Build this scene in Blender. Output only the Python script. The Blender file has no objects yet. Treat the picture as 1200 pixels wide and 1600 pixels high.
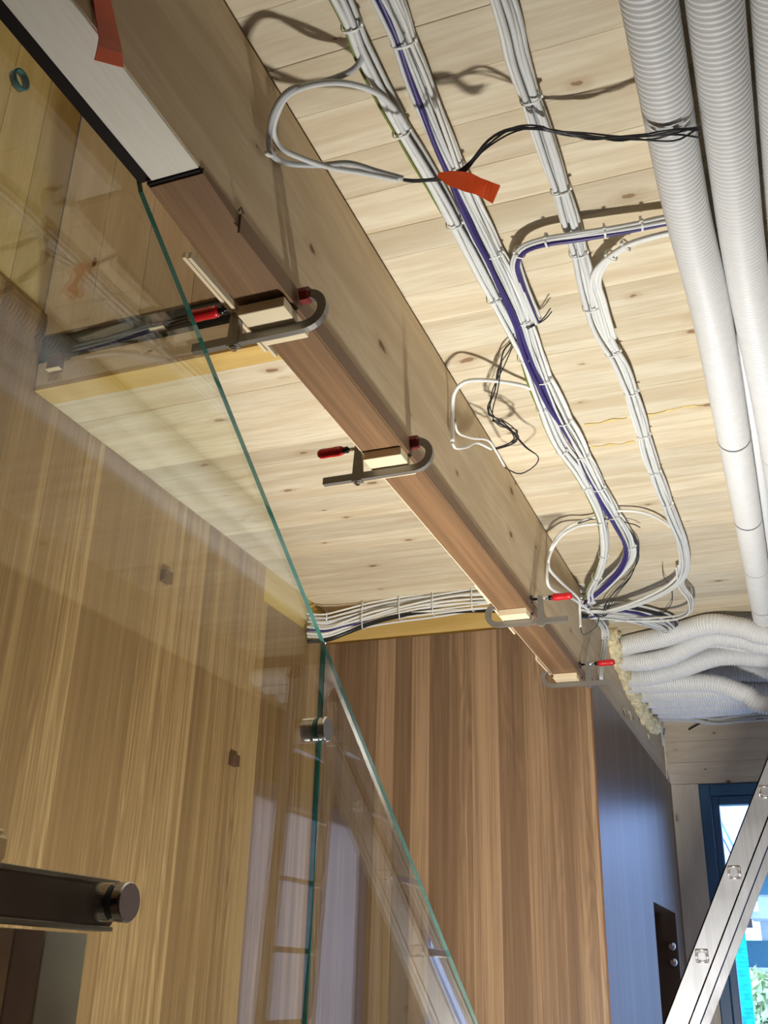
import bpy, math, random
import numpy as np
from mathutils import Vector, Matrix

random.seed(7)
rng = np.random.default_rng(11)
S = bpy.context.scene
COL = S.collection

# ------------------------------------------------------------------ camera
CAM_Z = 1.5
FPX = 1617.6
_y, _p, _r = [math.radians(a) for a in (21.73, 24.258, 1.542)]
FW = np.array([-math.sin(_y) * math.cos(_p), math.cos(_y) * math.cos(_p), math.sin(_p)])
_rt = np.array([math.cos(_y), math.sin(_y), 0.0])
_up = np.cross(_rt, FW)
RT = _rt * math.cos(_r) + _up * math.sin(_r)
UP = -_rt * math.sin(_r) + _up * math.cos(_r)
cam = bpy.data.cameras.new('camera')
cam.sensor_fit = 'VERTICAL'
cam.sensor_height = 36.0
cam.sensor_width = 27.0
cam.lens = FPX / 1600.0 * 36.0
cam.clip_start = 0.02
cam.clip_end = 300
cam_o = bpy.data.objects.new('camera', cam)
COL.objects.link(cam_o)
cam_o.matrix_world = Matrix(((RT[0], UP[0], -FW[0], 0), (RT[1], UP[1], -FW[1], 0),
                             (RT[2], UP[2], -FW[2], CAM_Z), (0, 0, 0, 1)))
S.camera = cam_o

# ------------------------------------------------------------------ world, lights, exposure
W = bpy.data.worlds.new('sky')
S.world = W
W.use_nodes = True
bg = W.node_tree.nodes['Background']
bg.inputs[0].default_value = (0.42, 0.63, 1.25, 1)
bg.inputs[1].default_value = 5.0


def area(name, loc, target, sx, sy, power, color, portal=False):
    l = bpy.data.lights.new(name, 'AREA')
    l.shape = 'RECTANGLE'
    l.size, l.size_y = sx, sy
    l.energy = power
    l.color = color
    o = bpy.data.objects.new(name, l)
    COL.objects.link(o)
    o.location = loc
    d = Vector(target) - Vector(loc)
    o.rotation_euler = d.to_track_quat('-Z', 'Y').to_euler()
    if portal:
        l.cycles.is_portal = True
    return o


# work light (flood lamp) on a low stand in the room, tilted up and forward
area('work_light', (-0.34, 2.10, 0.95), (-0.58, 2.62, 1.73), 0.17, 0.17, 53, (1.0, 0.985, 0.945))
# unseen fill light, added to brighten the stairwell from the upper storey
area('upper_storey_fill', (-1.25, 0.2, 5.0), (-1.25, 0.5, 2.0), 0.3, 0.3, 12, (1.0, 0.90, 0.72))
# sky portal in the window of the far wall
area('window_portal', (0.10, 6.30, 1.30), (0.10, 0.0, 1.30), 1.25, 2.5, 1, (1, 1, 1), portal=True)

S.view_settings.view_transform = 'Standard'
S.view_settings.look = 'None'
S.view_settings.exposure = 0.0
S.view_settings.gamma = 1.0
S.view_settings.use_curve_mapping = False


# ------------------------------------------------------------------ measuring helpers
def _ray(u, v):
    return FW + RT * (u - 600) / FPX + UP * (800 - v) / FPX


def at_z(u, v, z):
    d = _ray(u, v); q = d * ((z - CAM_Z) / d[2]); return (q[0], q[1], z)


def at_x(u, v, x):
    d = _ray(u, v); q = d * (x / d[0]); return (x, q[1], q[2] + CAM_Z)


def at_y(u, v, y):
    d = _ray(u, v); q = d * (y / d[1]); return (q[0], y, q[2] + CAM_Z)


# ------------------------------------------------------------------ materials
def new_mat(name):
    m = bpy.data.materials.new(name)
    m.use_nodes = True
    nt = m.node_tree
    for n in list(nt.nodes):
        nt.nodes.remove(n)
    out = nt.nodes.new('ShaderNodeOutputMaterial')
    return m, nt, out


class NB:
    """small node-building helper"""
    def __init__(s, nt): s.nt = nt

    def n(s, t, **kw):
        nd = s.nt.nodes.new(t)
        for k, v in kw.items():
            setattr(nd, k, v)
        return nd

    def put(s, sock, v):
        if isinstance(v, bpy.types.NodeSocket):
            s.nt.links.new(v, sock)
        elif v is not None:
            sock.default_value = v

    def math(s, op, a, b=None, c=None, clamp=False):
        nd = s.n('ShaderNodeMath', operation=op, use_clamp=clamp)
        s.put(nd.inputs[0], a); s.put(nd.inputs[1], b); s.put(nd.inputs[2], c)
        return nd.outputs[0]

    def vmath(s, op, a, b=None):
        nd = s.n('ShaderNodeVectorMath', operation=op)
        s.put(nd.inputs[0], a); s.put(nd.inputs[1], b)
        return nd.outputs[0]

    def noise(s, vec, scale, detail=3, rough=.5, dist=0.0):
        nd = s.n('ShaderNodeTexNoise')
        s.put(nd.inputs['Vector'], vec)
        nd.inputs['Scale'].default_value = scale
        nd.inputs['Detail'].default_value = detail
        nd.inputs['Roughness'].default_value = rough
        nd.inputs['Distortion'].default_value = dist
        return nd.outputs[0]

    def ramp(s, fac, stops):
        nd = s.n('ShaderNodeValToRGB')
        s.put(nd.inputs[0], fac)
        el = nd.color_ramp.elements
        while len(el) < len(stops):
            el.new(.5)
        for e, (p, c) in zip(el, stops):
            e.position = p
            e.color = (*c, 1) if len(c) == 3 else c
        return nd.outputs[0]

    def mapr(s, v, a, b, c, d, smooth=False):
        nd = s.n('ShaderNodeMapRange')
        if smooth: nd.interpolation_type = 'SMOOTHSTEP'
        s.put(nd.inputs[0], v)
        for i, q in enumerate((a, b, c, d)):
            nd.inputs[i + 1].default_value = q
        return nd.outputs[0]

    def mix(s, fac, a, b, blend='MIX'):
        nd = s.n('ShaderNodeMix', data_type='RGBA', blend_type=blend)
        s.put(nd.inputs['Factor'], fac)
        for sock, v in ((nd.inputs[6], a), (nd.inputs[7], b)):
            if isinstance(v, tuple) and len(v) == 3: v = (*v, 1)
            s.put(sock, v)
        return nd.outputs[2]

    def bsdf(s, out, color, rough, spec=.4, metallic=0.0, bump=None, bump_s=.2, bump_d=.002):
        b = s.n('ShaderNodeBsdfPrincipled')
        if isinstance(color, tuple) and len(color) == 3: color = (*color, 1)
        s.put(b.inputs['Base Color'], color)
        s.put(b.inputs['Roughness'], rough)
        b.inputs['Specular IOR Level'].default_value = spec
        b.inputs['Metallic'].default_value = metallic
        if bump is not None:
            bp = s.n('ShaderNodeBump')
            bp.inputs['Strength'].default_value = bump_s
            bp.inputs['Distance'].default_value = bump_d
            s.put(bp.inputs['Height'], bump)
            s.nt.links.new(bp.outputs[0], b.inputs['Normal'])
        s.nt.links.new(b.outputs[0], out.inputs[0])
        return b


AX = {'X': 0, 'Y': 1, 'Z': 2}


def stretched(nb, along, sa, sc, rand=True):
    tc = nb.n('ShaderNodeTexCoord')
    v = tc.outputs['Object']
    oi = None
    if rand:
        oi = nb.n('ShaderNodeObjectInfo')
        k = nb.n('ShaderNodeCombineXYZ')
        for i, f in enumerate((13.7, 29.3, 17.9)):
            nb.put(k.inputs[i], nb.math('MULTIPLY', oi.outputs['Random'], f))
        v = nb.vmath('ADD', v, k.outputs[0])
    sc3 = [sc, sc, sc]
    sc3[AX[along]] = sa
    v2 = nb.vmath('MULTIPLY', v, tuple(sc3))
    return v2, v, oi


def spruce(name, along, light=(.76, .615, .40), dark=(.60, .43, .235), knot=(.20, .105, .05),
           knots=.5, tone=.14, rough=.62, flame=.75, across=None):
    m, nt, out = new_mat(name)
    nb = NB(nt)
    v, raw, oi = stretched(nb, along, 1.0, 11.0)
    band = nb.noise(v, 1.6, 3, .55, .6)
    c = nb.mix(nb.mapr(band, .32, .70, 0, flame, True), light, dark)
    vf = nb.vmath('MULTIPLY', v, (4.0, 4.0, 4.0))
    fine = nb.noise(vf, 2.6, 3, .6)
    c = nb.mix(nb.mapr(fine, .42, .74, 0, .55), c, dark)
    # knots: stretched cells, some of them carrying a knot
    across = across or {'X': 'Y', 'Y': 'Z', 'Z': 'X'}[along]
    sxyz = nb.n('ShaderNodeSeparateXYZ'); nb.put(sxyz.inputs[0], raw)
    ck = nb.n('ShaderNodeCombineXYZ')
    nb.put(ck.inputs[0], nb.math('MULTIPLY', sxyz.outputs[AX[along]], 3.6))
    nb.put(ck.inputs[1], nb.math('MULTIPLY', sxyz.outputs[AX[across]], 7.5))
    vk = ck.outputs[0]
    wob = nb.noise(raw, 40, 2)
    vo = nb.n('ShaderNodeTexVoronoi', feature='F1', voronoi_dimensions='2D')
    nb.put(vo.inputs['Vector'], vk); vo.inputs['Scale'].default_value = 1.0
    sep = nb.n('ShaderNodeSeparateColor'); nb.put(sep.inputs[0], vo.outputs['Color'])
    has = nb.math('GREATER_THAN', sep.outputs[0], 1 - knots)
    size = nb.mapr(nb.math('POWER', sep.outputs[1], 2.0), 0, 1, .024, .088)
    d = nb.math('ADD', vo.outputs['Distance'], nb.mapr(wob, .3, .7, -.025, .025))
    rel = nb.math('DIVIDE', d, size)
    kc = nb.mapr(rel, .55, 1.1, 1, 0, True)
    halo = nb.mapr(rel, .9, 3.2, .45, 0, True)
    c = nb.mix(nb.math('MULTIPLY', halo, has), c, tuple(np.array(dark) * np.array((.78, .70, .62))))
    c = nb.mix(nb.math('MULTIPLY', kc, has), c, knot)
    # rare grey/brown streaks
    st = nb.noise(nb.vmath('MULTIPLY', v, (.7, .7, .7)), 1.1, 2, .5)
    c = nb.mix(nb.mapr(st, .62, .76, 0, .22, True), c, tuple(np.array(dark) * .72))
    t = nb.mapr(oi.outputs['Random'], 0, 1, 1 - tone, 1 + tone * .4)
    hs = nb.n('ShaderNodeHueSaturation')
    nb.put(hs.inputs['Value'], t)
    nb.put(hs.inputs['Color'], c)
    nb.bsdf(out, hs.outputs[0], rough, .25, bump=fine, bump_s=.10, bump_d=.001)
    return m


def veneer(name, along, across, cols=((.205, .118, .050), (.345, .215, .098)), strip=.085, rough=.42,
           spec=.35, contrast=1.0):
    m, nt, out = new_mat(name)
    nb = NB(nt)
    tc = nb.n('ShaderNodeTexCoord')
    sx = nb.n('ShaderNodeSeparateXYZ'); nb.put(sx.inputs[0], tc.outputs['Object'])
    u = sx.outputs[AX[across]]; w = sx.outputs[AX[along]]
    u2 = nb.math('ADD', u, nb.math('MULTIPLY', nb.math('SINE', nb.math('MULTIPLY', u, 9.1)), .021))
    idx = nb.math('FLOOR', nb.math('DIVIDE', u2, strip))
    wn = nb.n('ShaderNodeTexWhiteNoise', noise_dimensions='1D'); nb.put(wn.inputs['W'], idx)
    rv = wn.outputs['Value']
    off = nb.math('MULTIPLY', rv, 41.0)
    cx = nb.n('ShaderNodeCombineXYZ')
    nb.put(cx.inputs[0], nb.math('MULTIPLY', u, 9.0)); nb.put(cx.inputs[1], off)
    nb.put(cx.inputs[2], nb.math('MULTIPLY', w, .75))
    base = nb.noise(cx.outputs[0], 1.0, 2, .5, .3)
    # cathedral figure
    rings = nb.math('SINE', nb.math('MULTIPLY', base, 95.0))
    figm = nb.mapr(nb.noise(cx.outputs[0], .8, 1), .48, .66, 0, .32, True)
    cf = nb.n('ShaderNodeCombineXYZ')
    nb.put(cf.inputs[0], nb.math('MULTIPLY', u, 150.0)); nb.put(cf.inputs[1], off)
    nb.put(cf.inputs[2], nb.math('MULTIPLY', w, 2.2))
    fine = nb.noise(cf.outputs[0], 1.0, 5, .72)
    ct = nb.n('ShaderNodeCombineXYZ')
    nb.put(ct.inputs[0], nb.math('MULTIPLY', u, 34.0)); nb.put(ct.inputs[1], off)
    nb.put(ct.inputs[2], nb.math('MULTIPLY', w, .5))
    streak = nb.noise(ct.outputs[0], 1.0, 3, .55)
    tot = nb.math('ADD', nb.math('MULTIPLY', rv, .44), nb.math('MULTIPLY', streak, .70))
    tot = nb.math('ADD', tot, nb.math('MULTIPLY', nb.math('SUBTRACT', fine, .5), .75))
    tot = nb.math('ADD', tot, nb.math('MULTIPLY', nb.math('MULTIPLY', rings, figm), .22))
    k = .5 / contrast
    c = nb.ramp(nb.mapr(tot, .62 - k * .75, .62 + k * .75, 0, 1),
                [(0, tuple(np.array(cols[0]) * .70)), (.36, cols[0]), (.70, cols[1]),
                 (1, tuple(np.array(cols[1]) * 1.2))])
    nb.bsdf(out, c, rough, spec, bump=fine, bump_s=.06, bump_d=.0006)
    return m


def plain(name, color, rough=.5, spec=.4, metallic=0.0, var=.08, scale=30, bump=.0):
    m, nt, out = new_mat(name)
    nb = NB(nt)
    tc = nb.n('ShaderNodeTexCoord')
    nz = nb.noise(tc.outputs['Object'], scale, 3)
    c = nb.mix(nb.mapr(nz, .3, .7, 0, 1), tuple(np.array(color) * (1 - var)), tuple(np.minimum(np.array(color) * (1 + var), 1)))
    nb.bsdf(out, c, rough, spec, metallic, bump=nz if bump else None, bump_s=bump or .1, bump_d=.004)
    return m


def brushed(name, color, rough=.32, axis='Z', metal=1.0):
    m, nt, out = new_mat(name)
    nb = NB(nt)
    v, raw, oi = stretched(nb, axis, 3, 160, False)
    nz = nb.noise(v, 1, 3)
    big = nb.noise(raw, 9, 3)
    c = nb.mix(nb.mapr(nz, .3, .7, 0, 1), tuple(np.array(color) * .86), color)
    r = nb.math('ADD', nb.mapr(big, .3, .7, rough - .06, rough + .1), 0.0)
    b = nb.bsdf(out, c, r, .5, metal)
    return m


def glass_mat(name, tint, shift=0.0):
    m, nt, out = new_mat(name)
    nb = NB(nt)
    lw = nb.n('ShaderNodeLayerWeight'); lw.inputs[0].default_value = .5
    f5 = nb.math('POWER', lw.outputs['Facing'], 5.0)
    fac = nb.math('ADD', nb.math('MULTIPLY', f5, .95), .054 + shift, clamp=True)
    tr = nb.n('ShaderNodeBsdfTransparent'); tr.inputs[0].default_value = (*tint, 1)
    gl = nb.n('ShaderNodeBsdfAnisotropic'); gl.inputs['Roughness'].default_value = 0.0
    gl.inputs[0].default_value = (1, 1, 1, 1)
    mx = nb.n('ShaderNodeMixShader')
    nb.put(mx.inputs[0], fac)
    nt.links.new(tr.outputs[0], mx.inputs[1]); nt.links.new(gl.outputs[0], mx.inputs[2])
    nt.links.new(mx.outputs[0], out.inputs[0])
    return m


M = {}
M['ceil'] = spruce('spruce_ceiling_boards', 'X', light=(.80, .715, .535), dark=(.60, .475, .30), knots=.34, knot=(.30, .185, .105))
M['beam'] = spruce('spruce_beam', 'Y', light=(.72, .585, .385), dark=(.56, .42, .25), knots=.5, flame=.8)
M['spr_y'] = spruce('spruce_along_y', 'Y', light=(.76, .66, .47), dark=(.60, .46, .28), knots=.3)
M['spr_w'] = spruce('white_spruce_along_y', 'Y', light=(.92, .88, .77), dark=(.82, .75, .60), knots=.3, flame=.5)
M['spr_x'] = spruce('spruce_along_x', 'X', light=(.86, .75, .58), dark=(.72, .58, .42), knots=.9, across='Z')
M['spr_z'] = spruce('spruce_along_z', 'Z', light=(.74, .62, .46), dark=(.60, .47, .32), knots=.3)
M['spr_post'] = spruce('spruce_post', 'Z', light=(.86, .77, .63), dark=(.74, .63, .48), knots=.12)
M['yel_x'] = spruce('yellow_spruce_along_x', 'X', light=(.74, .52, .18), dark=(.62, .40, .12), knots=.12, tone=.06)
M['yel_y'] = spruce('yellow_spruce_along_y', 'Y', light=(.74, .56, .20), dark=(.62, .44, .14), knots=.12, tone=.06)
M['yel_z'] = spruce('yellow_spruce_along_z', 'Z', light=(.64, .50, .23), dark=(.52, .38, .16), knots=.2, tone=.12)
M['pale'] = spruce('pale_raw_wood', 'Y', light=(.86, .74, .52), dark=(.78, .63, .42), knots=0, tone=.04)
M['pale_x'] = spruce('pale_raw_wood_x', 'X', light=(.86, .74, .50), dark=(.78, .62, .40), knots=0, tone=.04)
M['ven_l'] = veneer('oak_veneer_left', 'Z', 'Y', cols=((.270, .160, .072), (.450, .295, .145)))
M['ven_b'] = veneer('oak_veneer_back', 'Z', 'X', cols=((.200, .120, .066), (.330, .212, .120)))
M['ven_d'] = veneer('oak_veneer_hall', 'Z', 'Y', cols=((.120, .078, .050), (.175, .117, .077)), rough=.38, spec=.26, contrast=.6)
M['ven_p'] = veneer('oak_plank', 'Y', 'X', cols=((.27, .150, .072), (.42, .265, .145)), strip=.3, rough=.5, contrast=1.15)
M['edge_br'] = plain('brown_edge_band', (.16, .075, .035), .5)
M['cable'] = plain('grey_white_cable', (.70, .71, .69), .45, .45, var=.03)
M['cable_w'] = plain('white_cable', (.80, .80, .76), .45, .45, var=.03)
M['cable_g'] = plain('grey_cable', (.50, .51, .51), .45, .45, var=.03)
M['purple'] = plain('purple_cable', (.045, .03, .16), .4, .5, var=.05)
M['black'] = plain('black_insulation', (.012, .012, .013), .4, .5)
M['green'] = plain('green_yellow_cable', (.15, .19, .03), .45)
M['tie'] = plain('clear_nylon_tie', (.78, .78, .74), .35, .5)
M['duct'] = plain('white_corrugated_plastic', (.80, .80, .79), .42, .45, var=.02)
M['duct_mark'] = plain('grey_duct_ring', (.42, .42, .41), .5)
M['foam'] = plain('polyurethane_foam', (.80, .70, .44), .85, .1, var=.25, scale=60, bump=.8)
M['red'] = plain('red_plastic_handle', (.55, .012, .016), .32, .5)
M['dred'] = plain('dark_red_cap', (.17, .012, .012), .45, .4)
M['steel'] = brushed('clamp_steel', (.27, .255, .225), .34, 'X', .45)
M['chrome'] = plain('bright_steel', (.72, .72, .72), .16, .5, 1.0, var=.03)
M['dsteel'] = plain('dark_steel', (.045, .042, .045), .28, .5, .9, var=.1)
M['dark_gap'] = plain('black_rubber_channel', (.010, .007, .006), .7, .2)
M['grey_mem'] = plain('grey_membrane', (.085, .095, .10), .55, .3)
M['brownblk'] = plain('brown_block', (.11, .052, .030), .5)
M['orange'] = plain('orange_tape', (.72, .085, .016), .38, .45, var=.10, scale=18)
M['alu'] = brushed('aluminium', (.36, .36, .37), .50, 'Z')
M['alu_l'] = plain('aluminium_bright', (.88, .88, .89), .25, .5, 1.0, var=.02)
M['frame'] = plain('dark_blue_grey_frame', (.045, .135, .26), .35, .5, var=.05)
M['glass'] = glass_mat('clear_glass', (.962, .980, .948))
M['wglass'] = glass_mat('window_glass', (.93, .96, .95))
def film_mat(name, color):
    m, nt, out = new_mat(name)
    nb = NB(nt)
    tc = nb.n('ShaderNodeTexCoord')
    c = nb.mix(nb.noise(tc.outputs['Object'], 3, 3), tuple(np.array(color) * .85), color)
    t = nb.n('ShaderNodeBsdfTranslucent'); nb.put(t.inputs[0], c)
    d = nb.n('ShaderNodeBsdfDiffuse'); nb.put(d.inputs[0], c)
    mx = nb.n('ShaderNodeMixShader'); mx.inputs[0].default_value = .3
    nt.links.new(t.outputs[0], mx.inputs[1]); nt.links.new(d.outputs[0], mx.inputs[2])
    nt.links.new(mx.outputs[0], out.inputs[0])
    return m


M['film'] = film_mat('milky_dimming_film', (.74, .65, .56))  # film added to dim and warm the light of the right window
M['glass_edge'] = plain('green_glass_edge', (.045, .24, .20), .08, .8, var=.2)
M['glass_edge_top'] = plain('pale_green_glass_edge', (.018, .050, .043), .2, .8, var=.1)
M['acrylic'] = glass_mat('clear_acrylic', (.85, .85, .82), .12)
M['concrete'] = plain('grey_screed', (.33, .32, .30), .8, .2, var=.15, scale=6)
M['plaster'] = plain('grey_reflection', (.80, .77, .65), .5, .3, var=.12, scale=5)
M['tan'] = plain('tan_reflection', (.75, .48, .26), .5)
M['dbrown'] = plain('brown_door_and_reflection', (.30, .14, .08), .5)
M['glue'] = plain('yellow_glue', (.72, .56, .24), .4, .4)
M['ext_white'] = plain('white_render', (.80, .80, .78), .8, .2)
M['ext_roof'] = plain('slate_roof', (.10, .24, .28), .6, .3)
M['ext_net'] = plain('turquoise_net', (.02, .62, .44), .7, .2, var=.25, scale=25)
M['ext_leaf'] = plain('green_foliage', (.62, .70, .34), .8, .2, var=.3, scale=6, bump=1)
M['ext_ground'] = plain('pale_gravel', (.45, .44, .41), .9, .1)
M['ext_glass'] = plain('dark_window_glass', (.16, .28, .36), .1, .6)
M['ext_brown'] = plain('brown_shutter', (.22, .13, .09), .7)


# ------------------------------------------------------------------ mesh helpers
def link(name, verts, faces, mat, parent=None, smooth=False, origin=None, mats=None, fmat=None):
    me = bpy.data.meshes.new(name)
    v = np.asarray(verts, float)
    if origin is not None:
        v = v - np.asarray(origin, float)
    me.from_pydata([tuple(q) for q in v.tolist()], [], [list(map(int, f)) for f in faces])
    for mm in (mats or [mat]):
        me.materials.append(mm)
    if fmat is not None:
        me.polygons.foreach_set('material_index', fmat)
    if smooth:
        me.polygons.foreach_set('use_smooth', [True] * len(me.polygons))
    me.update()
    o = bpy.data.objects.new(name, me)
    COL.objects.link(o)
    if origin is not None:
        o.location = origin
    if parent is not None:
        o.parent = parent
        if origin is not None:
            o.location = Vector(origin) - parent.location
        else:
            o.location = -parent.location
    return o


def tag(o, label=None, cat=None, group=None, kind=None):
    if label: o['label'] = label
    if cat: o['category'] = cat
    if group: o['group'] = group
    if kind: o['kind'] = kind
    return o


def empty(name, loc, label=None, cat=None, group=None, kind=None):
    o = bpy.data.objects.new(name, None)
    o.empty_display_size = .05
    COL.objects.link(o)
    o.location = loc
    return tag(o, label, cat, group, kind)


def join(*parts):
    V, F = [], []
    n = 0
    for v, f in parts:
        v = np.asarray(v, float)
        V.append(v)
        F += [[i + n for i in q] for q in f]
        n += len(v)
    return np.vstack(V), F


def box(x0, x1, y0, y1, z0, z1, b=0.0):
    """box with chamfered edges of size b"""
    x0, x1 = min(x0, x1), max(x0, x1); y0, y1 = min(y0, y1), max(y0, y1); z0, z1 = min(z0, z1), max(z0, z1)
    if b <= 0:
        v = [(x, y, z) for z in (z0, z1) for y in (y0, y1) for x in (x0, x1)]
        f = [(0, 2, 3, 1), (4, 5, 7, 6), (0, 1, 5, 4), (2, 6, 7, 3), (0, 4, 6, 2), (1, 3, 7, 5)]
        return np.array(v), [list(q) for q in f]
    b = min(b, (x1 - x0) / 2.2, (y1 - y0) / 2.2, (z1 - z0) / 2.2)
    lo, hi = (x0, y0, z0), (x1, y1, z1)
    V, idx = [], {}
    for sx in (0, 1):
        for sy in (0, 1):
            for sz in (0, 1):
                s = (sx, sy, sz)
                for a in range(3):
                    p = [(hi[i] if s[i] else lo[i]) for i in range(3)]
                    for i in range(3):
                        if i != a:
                            p[i] += -b if s[i] else b
                    idx[(s, a)] = len(V); V.append(tuple(p))
    F = []
    for a in range(3):
        o1, o2 = [i for i in range(3) if i != a]
        for sa in (0, 1):
            q = []
            for (p, r) in ((0, 0), (1, 0), (1, 1), (0, 1)):
                s = [0, 0, 0]; s[a] = sa; s[o1] = p; s[o2] = r
                q.append(idx[(tuple(s), a)])
            F.append(q)
    for a in range(3):  # edges running along axis a
        o1, o2 = [i for i in range(3) if i != a]
        for p in (0, 1):
            for r in (0, 1):
                q = []
                for (sa, k) in ((0, o1), (0, o2), (1, o2), (1, o1)):
                    s = [0, 0, 0]; s[a] = sa; s[o1] = p; s[o2] = r
                    q.append(idx[(tuple(s), k)])
                F.append(q)
    for sx in (0, 1):
        for sy in (0, 1):
            for sz in (0, 1):
                F.append([idx[((sx, sy, sz), a)] for a in range(3)])
    V = np.array(V)
    c = V.mean(0)
    out = []
    for q in F:
        p = V[q]
        nrm = np.cross(p[1] - p[0], p[2] - p[0])
        out.append(q if nrm @ (p.mean(0) - c) > 0 else q[::-1])
    return V, out


def prism(pts, axis, a0, a1):
    """extrude a polygon (list of 2-D points) along an axis between a0 and a1"""
    n = len(pts)
    V = []
    for a in (a0, a1):
        for p, q in pts:
            V.append({'X': (a, p, q), 'Y': (p, a, q), 'Z': (p, q, a)}[axis])
    F = [list(range(n))[::-1], list(range(n, 2 * n))]
    F += [[i, (i + 1) % n, n + (i + 1) % n, n + i] for i in range(n)]
    V = np.array(V)
    # orient outward (the outline may be concave, so use its signed area)
    area2 = sum(pts[i][0] * pts[(i + 1) % n][1] - pts[(i + 1) % n][0] * pts[i][1] for i in range(n))
    s = area2 * (a1 - a0) * (-1 if axis == 'Y' else 1)
    if s < 0:
        F = [q[::-1] for q in F]
    return V, F


def smooth_path(pts, step=.01, closed=False):
    """Catmull-Rom through the points, resampled evenly"""
    P = np.asarray(pts, float)
    if len(P) == 2:
        n = max(2, int(np.linalg.norm(P[1] - P[0]) / step) + 1)
        return P[0] + (P[1] - P[0]) * np.linspace(0, 1, n)[:, None]
    Q = np.vstack([2 * P[0] - P[1], P, 2 * P[-1] - P[-2]])
    out = []
    for i in range(1, len(Q) - 2):
        p0, p1, p2, p3 = Q[i - 1:i + 3]
        t = np.linspace(0, 1, 24, endpoint=False)[:, None]
        out.append(.5 * (2 * p1 + (p2 - p0) * t + (2 * p0 - 5 * p1 + 4 * p2 - p3) * t ** 2 + (3 * p1 - p0 - 3 * p2 + p3) * t ** 3))
    out = np.vstack(out + [P[-1:]])
    L = np.concatenate([[0], np.cumsum(np.linalg.norm(np.diff(out, axis=0), axis=1))])
    n = max(3, int(L[-1] / step) + 1)
    s = np.linspace(0, L[-1], n)
    return np.stack([np.interp(s, L, out[:, k]) for k in range(3)], 1)


def frames(P):
    T = np.gradient(P, axis=0)
    T /= np.linalg.norm(T, axis=1)[:, None] + 1e-12
    N = np.zeros_like(P)
    ref = np.array([0, 0, 1.0])
    if abs(T[0] @ ref) > .9: ref = np.array([1.0, 0, 0])
    n = np.cross(ref, T[0]); n /= np.linalg.norm(n)
    for i in range(len(P)):
        n = n - T[i] * (n @ T[i]); n /= np.linalg.norm(n) + 1e-12
        N[i] = n
    return T, N, np.cross(T, N)


def tube(P, r, seg=8, cap=True):
    P = np.asarray(P, float)
    T, N, B = frames(P)
    r = np.broadcast_to(np.asarray(r, float), (len(P),))
    a = np.linspace(0, 2 * math.pi, seg, endpoint=False)
    V = P[:, None, :] + r[:, None, None] * (np.cos(a)[None, :, None] * N[:, None, :] + np.sin(a)[None, :, None] * B[:, None, :])
    V = V.reshape(-1, 3)
    n = len(P)
    F = []
    for i in range(n - 1):
        b0, b1 = i * seg, (i + 1) * seg
        for k in range(seg):
            k2 = (k + 1) % seg
            F.append([b0 + k, b0 + k2, b1 + k2, b1 + k])
    if cap:
        F.append(list(range(seg))[::-1]); F.append([(n - 1) * seg + k for k in range(seg)])
    return V, F


def ribbon(P, w, t, side):
    """flat strip of width w and thickness t along P; side = width direction"""
    P = np.asarray(P, float)
    T = np.gradient(P, axis=0); T /= np.linalg.norm(T, axis=1)[:, None]
    side = np.broadcast_to(np.asarray(side, float), P.shape)
    S_ = side - T * (side * T).sum(1)[:, None]; S_ /= np.linalg.norm(S_, axis=1)[:, None]
    N = np.cross(T, S_)
    w = np.broadcast_to(np.asarray(w, float), (len(P),))[:, None]
    V = np.stack([P - S_ * w / 2 - N * t / 2, P + S_ * w / 2 - N * t / 2, P + S_ * w / 2 + N * t / 2, P - S_ * w / 2 + N * t / 2], 1).reshape(-1, 3)
    F = []
    for i in range(len(P) - 1):
        a, b = 4 * i, 4 * i + 4
        for k in range(4):
            F.append([a + k, a + (k + 1) % 4, b + (k + 1) % 4, b + k])
    F.append([3, 2, 1, 0]); m = 4 * (len(P) - 1); F.append([m, m + 1, m + 2, m + 3])
    return V, F


def disc(c, axis, r, a0, a1, seg=40, ch=.0):
    """cylinder along an axis from a0 to a1, its a1 rim chamfered by ch"""
    d = {'X': (1, 0, 0), 'Y': (0, 1, 0), 'Z': (0, 0, 1)}[axis]
    d = np.array(d, float)
    s = 1 if a1 > a0 else -1
    c = np.array(c, float)
    pts = [c + d * a0, c + d * (a1 - s * ch), c + d * a1] if ch else [c + d * a0, c + d * a1]
    P = np.array(pts)
    a = np.linspace(0, 2 * math.pi, seg, endpoint=False)
    e1 = np.array({'X': (0, 1, 0), 'Y': (0, 0, 1), 'Z': (1, 0, 0)}[axis], float)
    e2 = np.cross(d, e1)
    rr = [r, r, r - ch] if ch else [r, r]
    V = np.vstack([p + q * (np.cos(a)[:, None] * e1 + np.sin(a)[:, None] * e2) for p, q in zip(P, rr)])
    F = []
    n = len(P)
    for i in range(n - 1):
        for k in range(seg):
            q = [i * seg + k, i * seg + (k + 1) % seg, (i + 1) * seg + (k + 1) % seg, (i + 1) * seg + k]
            F.append(q if s > 0 else q[::-1])
    lo, hi = list(range(seg))[::-1], [(n - 1) * seg + k for k in range(seg)]
    F += [lo, hi] if s > 0 else [lo[::-1], hi[::-1]]
    return V, F


# ------------------------------------------------------------------ dimensions (metres)
ZC = 2.90          # ceiling
XB0, XB1 = -0.7605, -0.680   # beam sides
ZB = 2.548         # beam underside
XG = -0.788        # glass plane
XW = -1.753        # stair wall
YB = 3.770         # back wall
YS = 1.868         # edge of the stair opening
YF = 6.160         # far wall
XR = 0.770         # right wall
XD = -0.659        # hall panel plane
Y0 = -1.6          # wall behind the camera
ZTOP = 5.2

# ------------------------------------------------------------------ structure
link('floor', *box(XW - .2, XR + .2, Y0 - .2, YF + .2, -.12, 0), M['concrete']).__setitem__('kind', 'structure')

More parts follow.
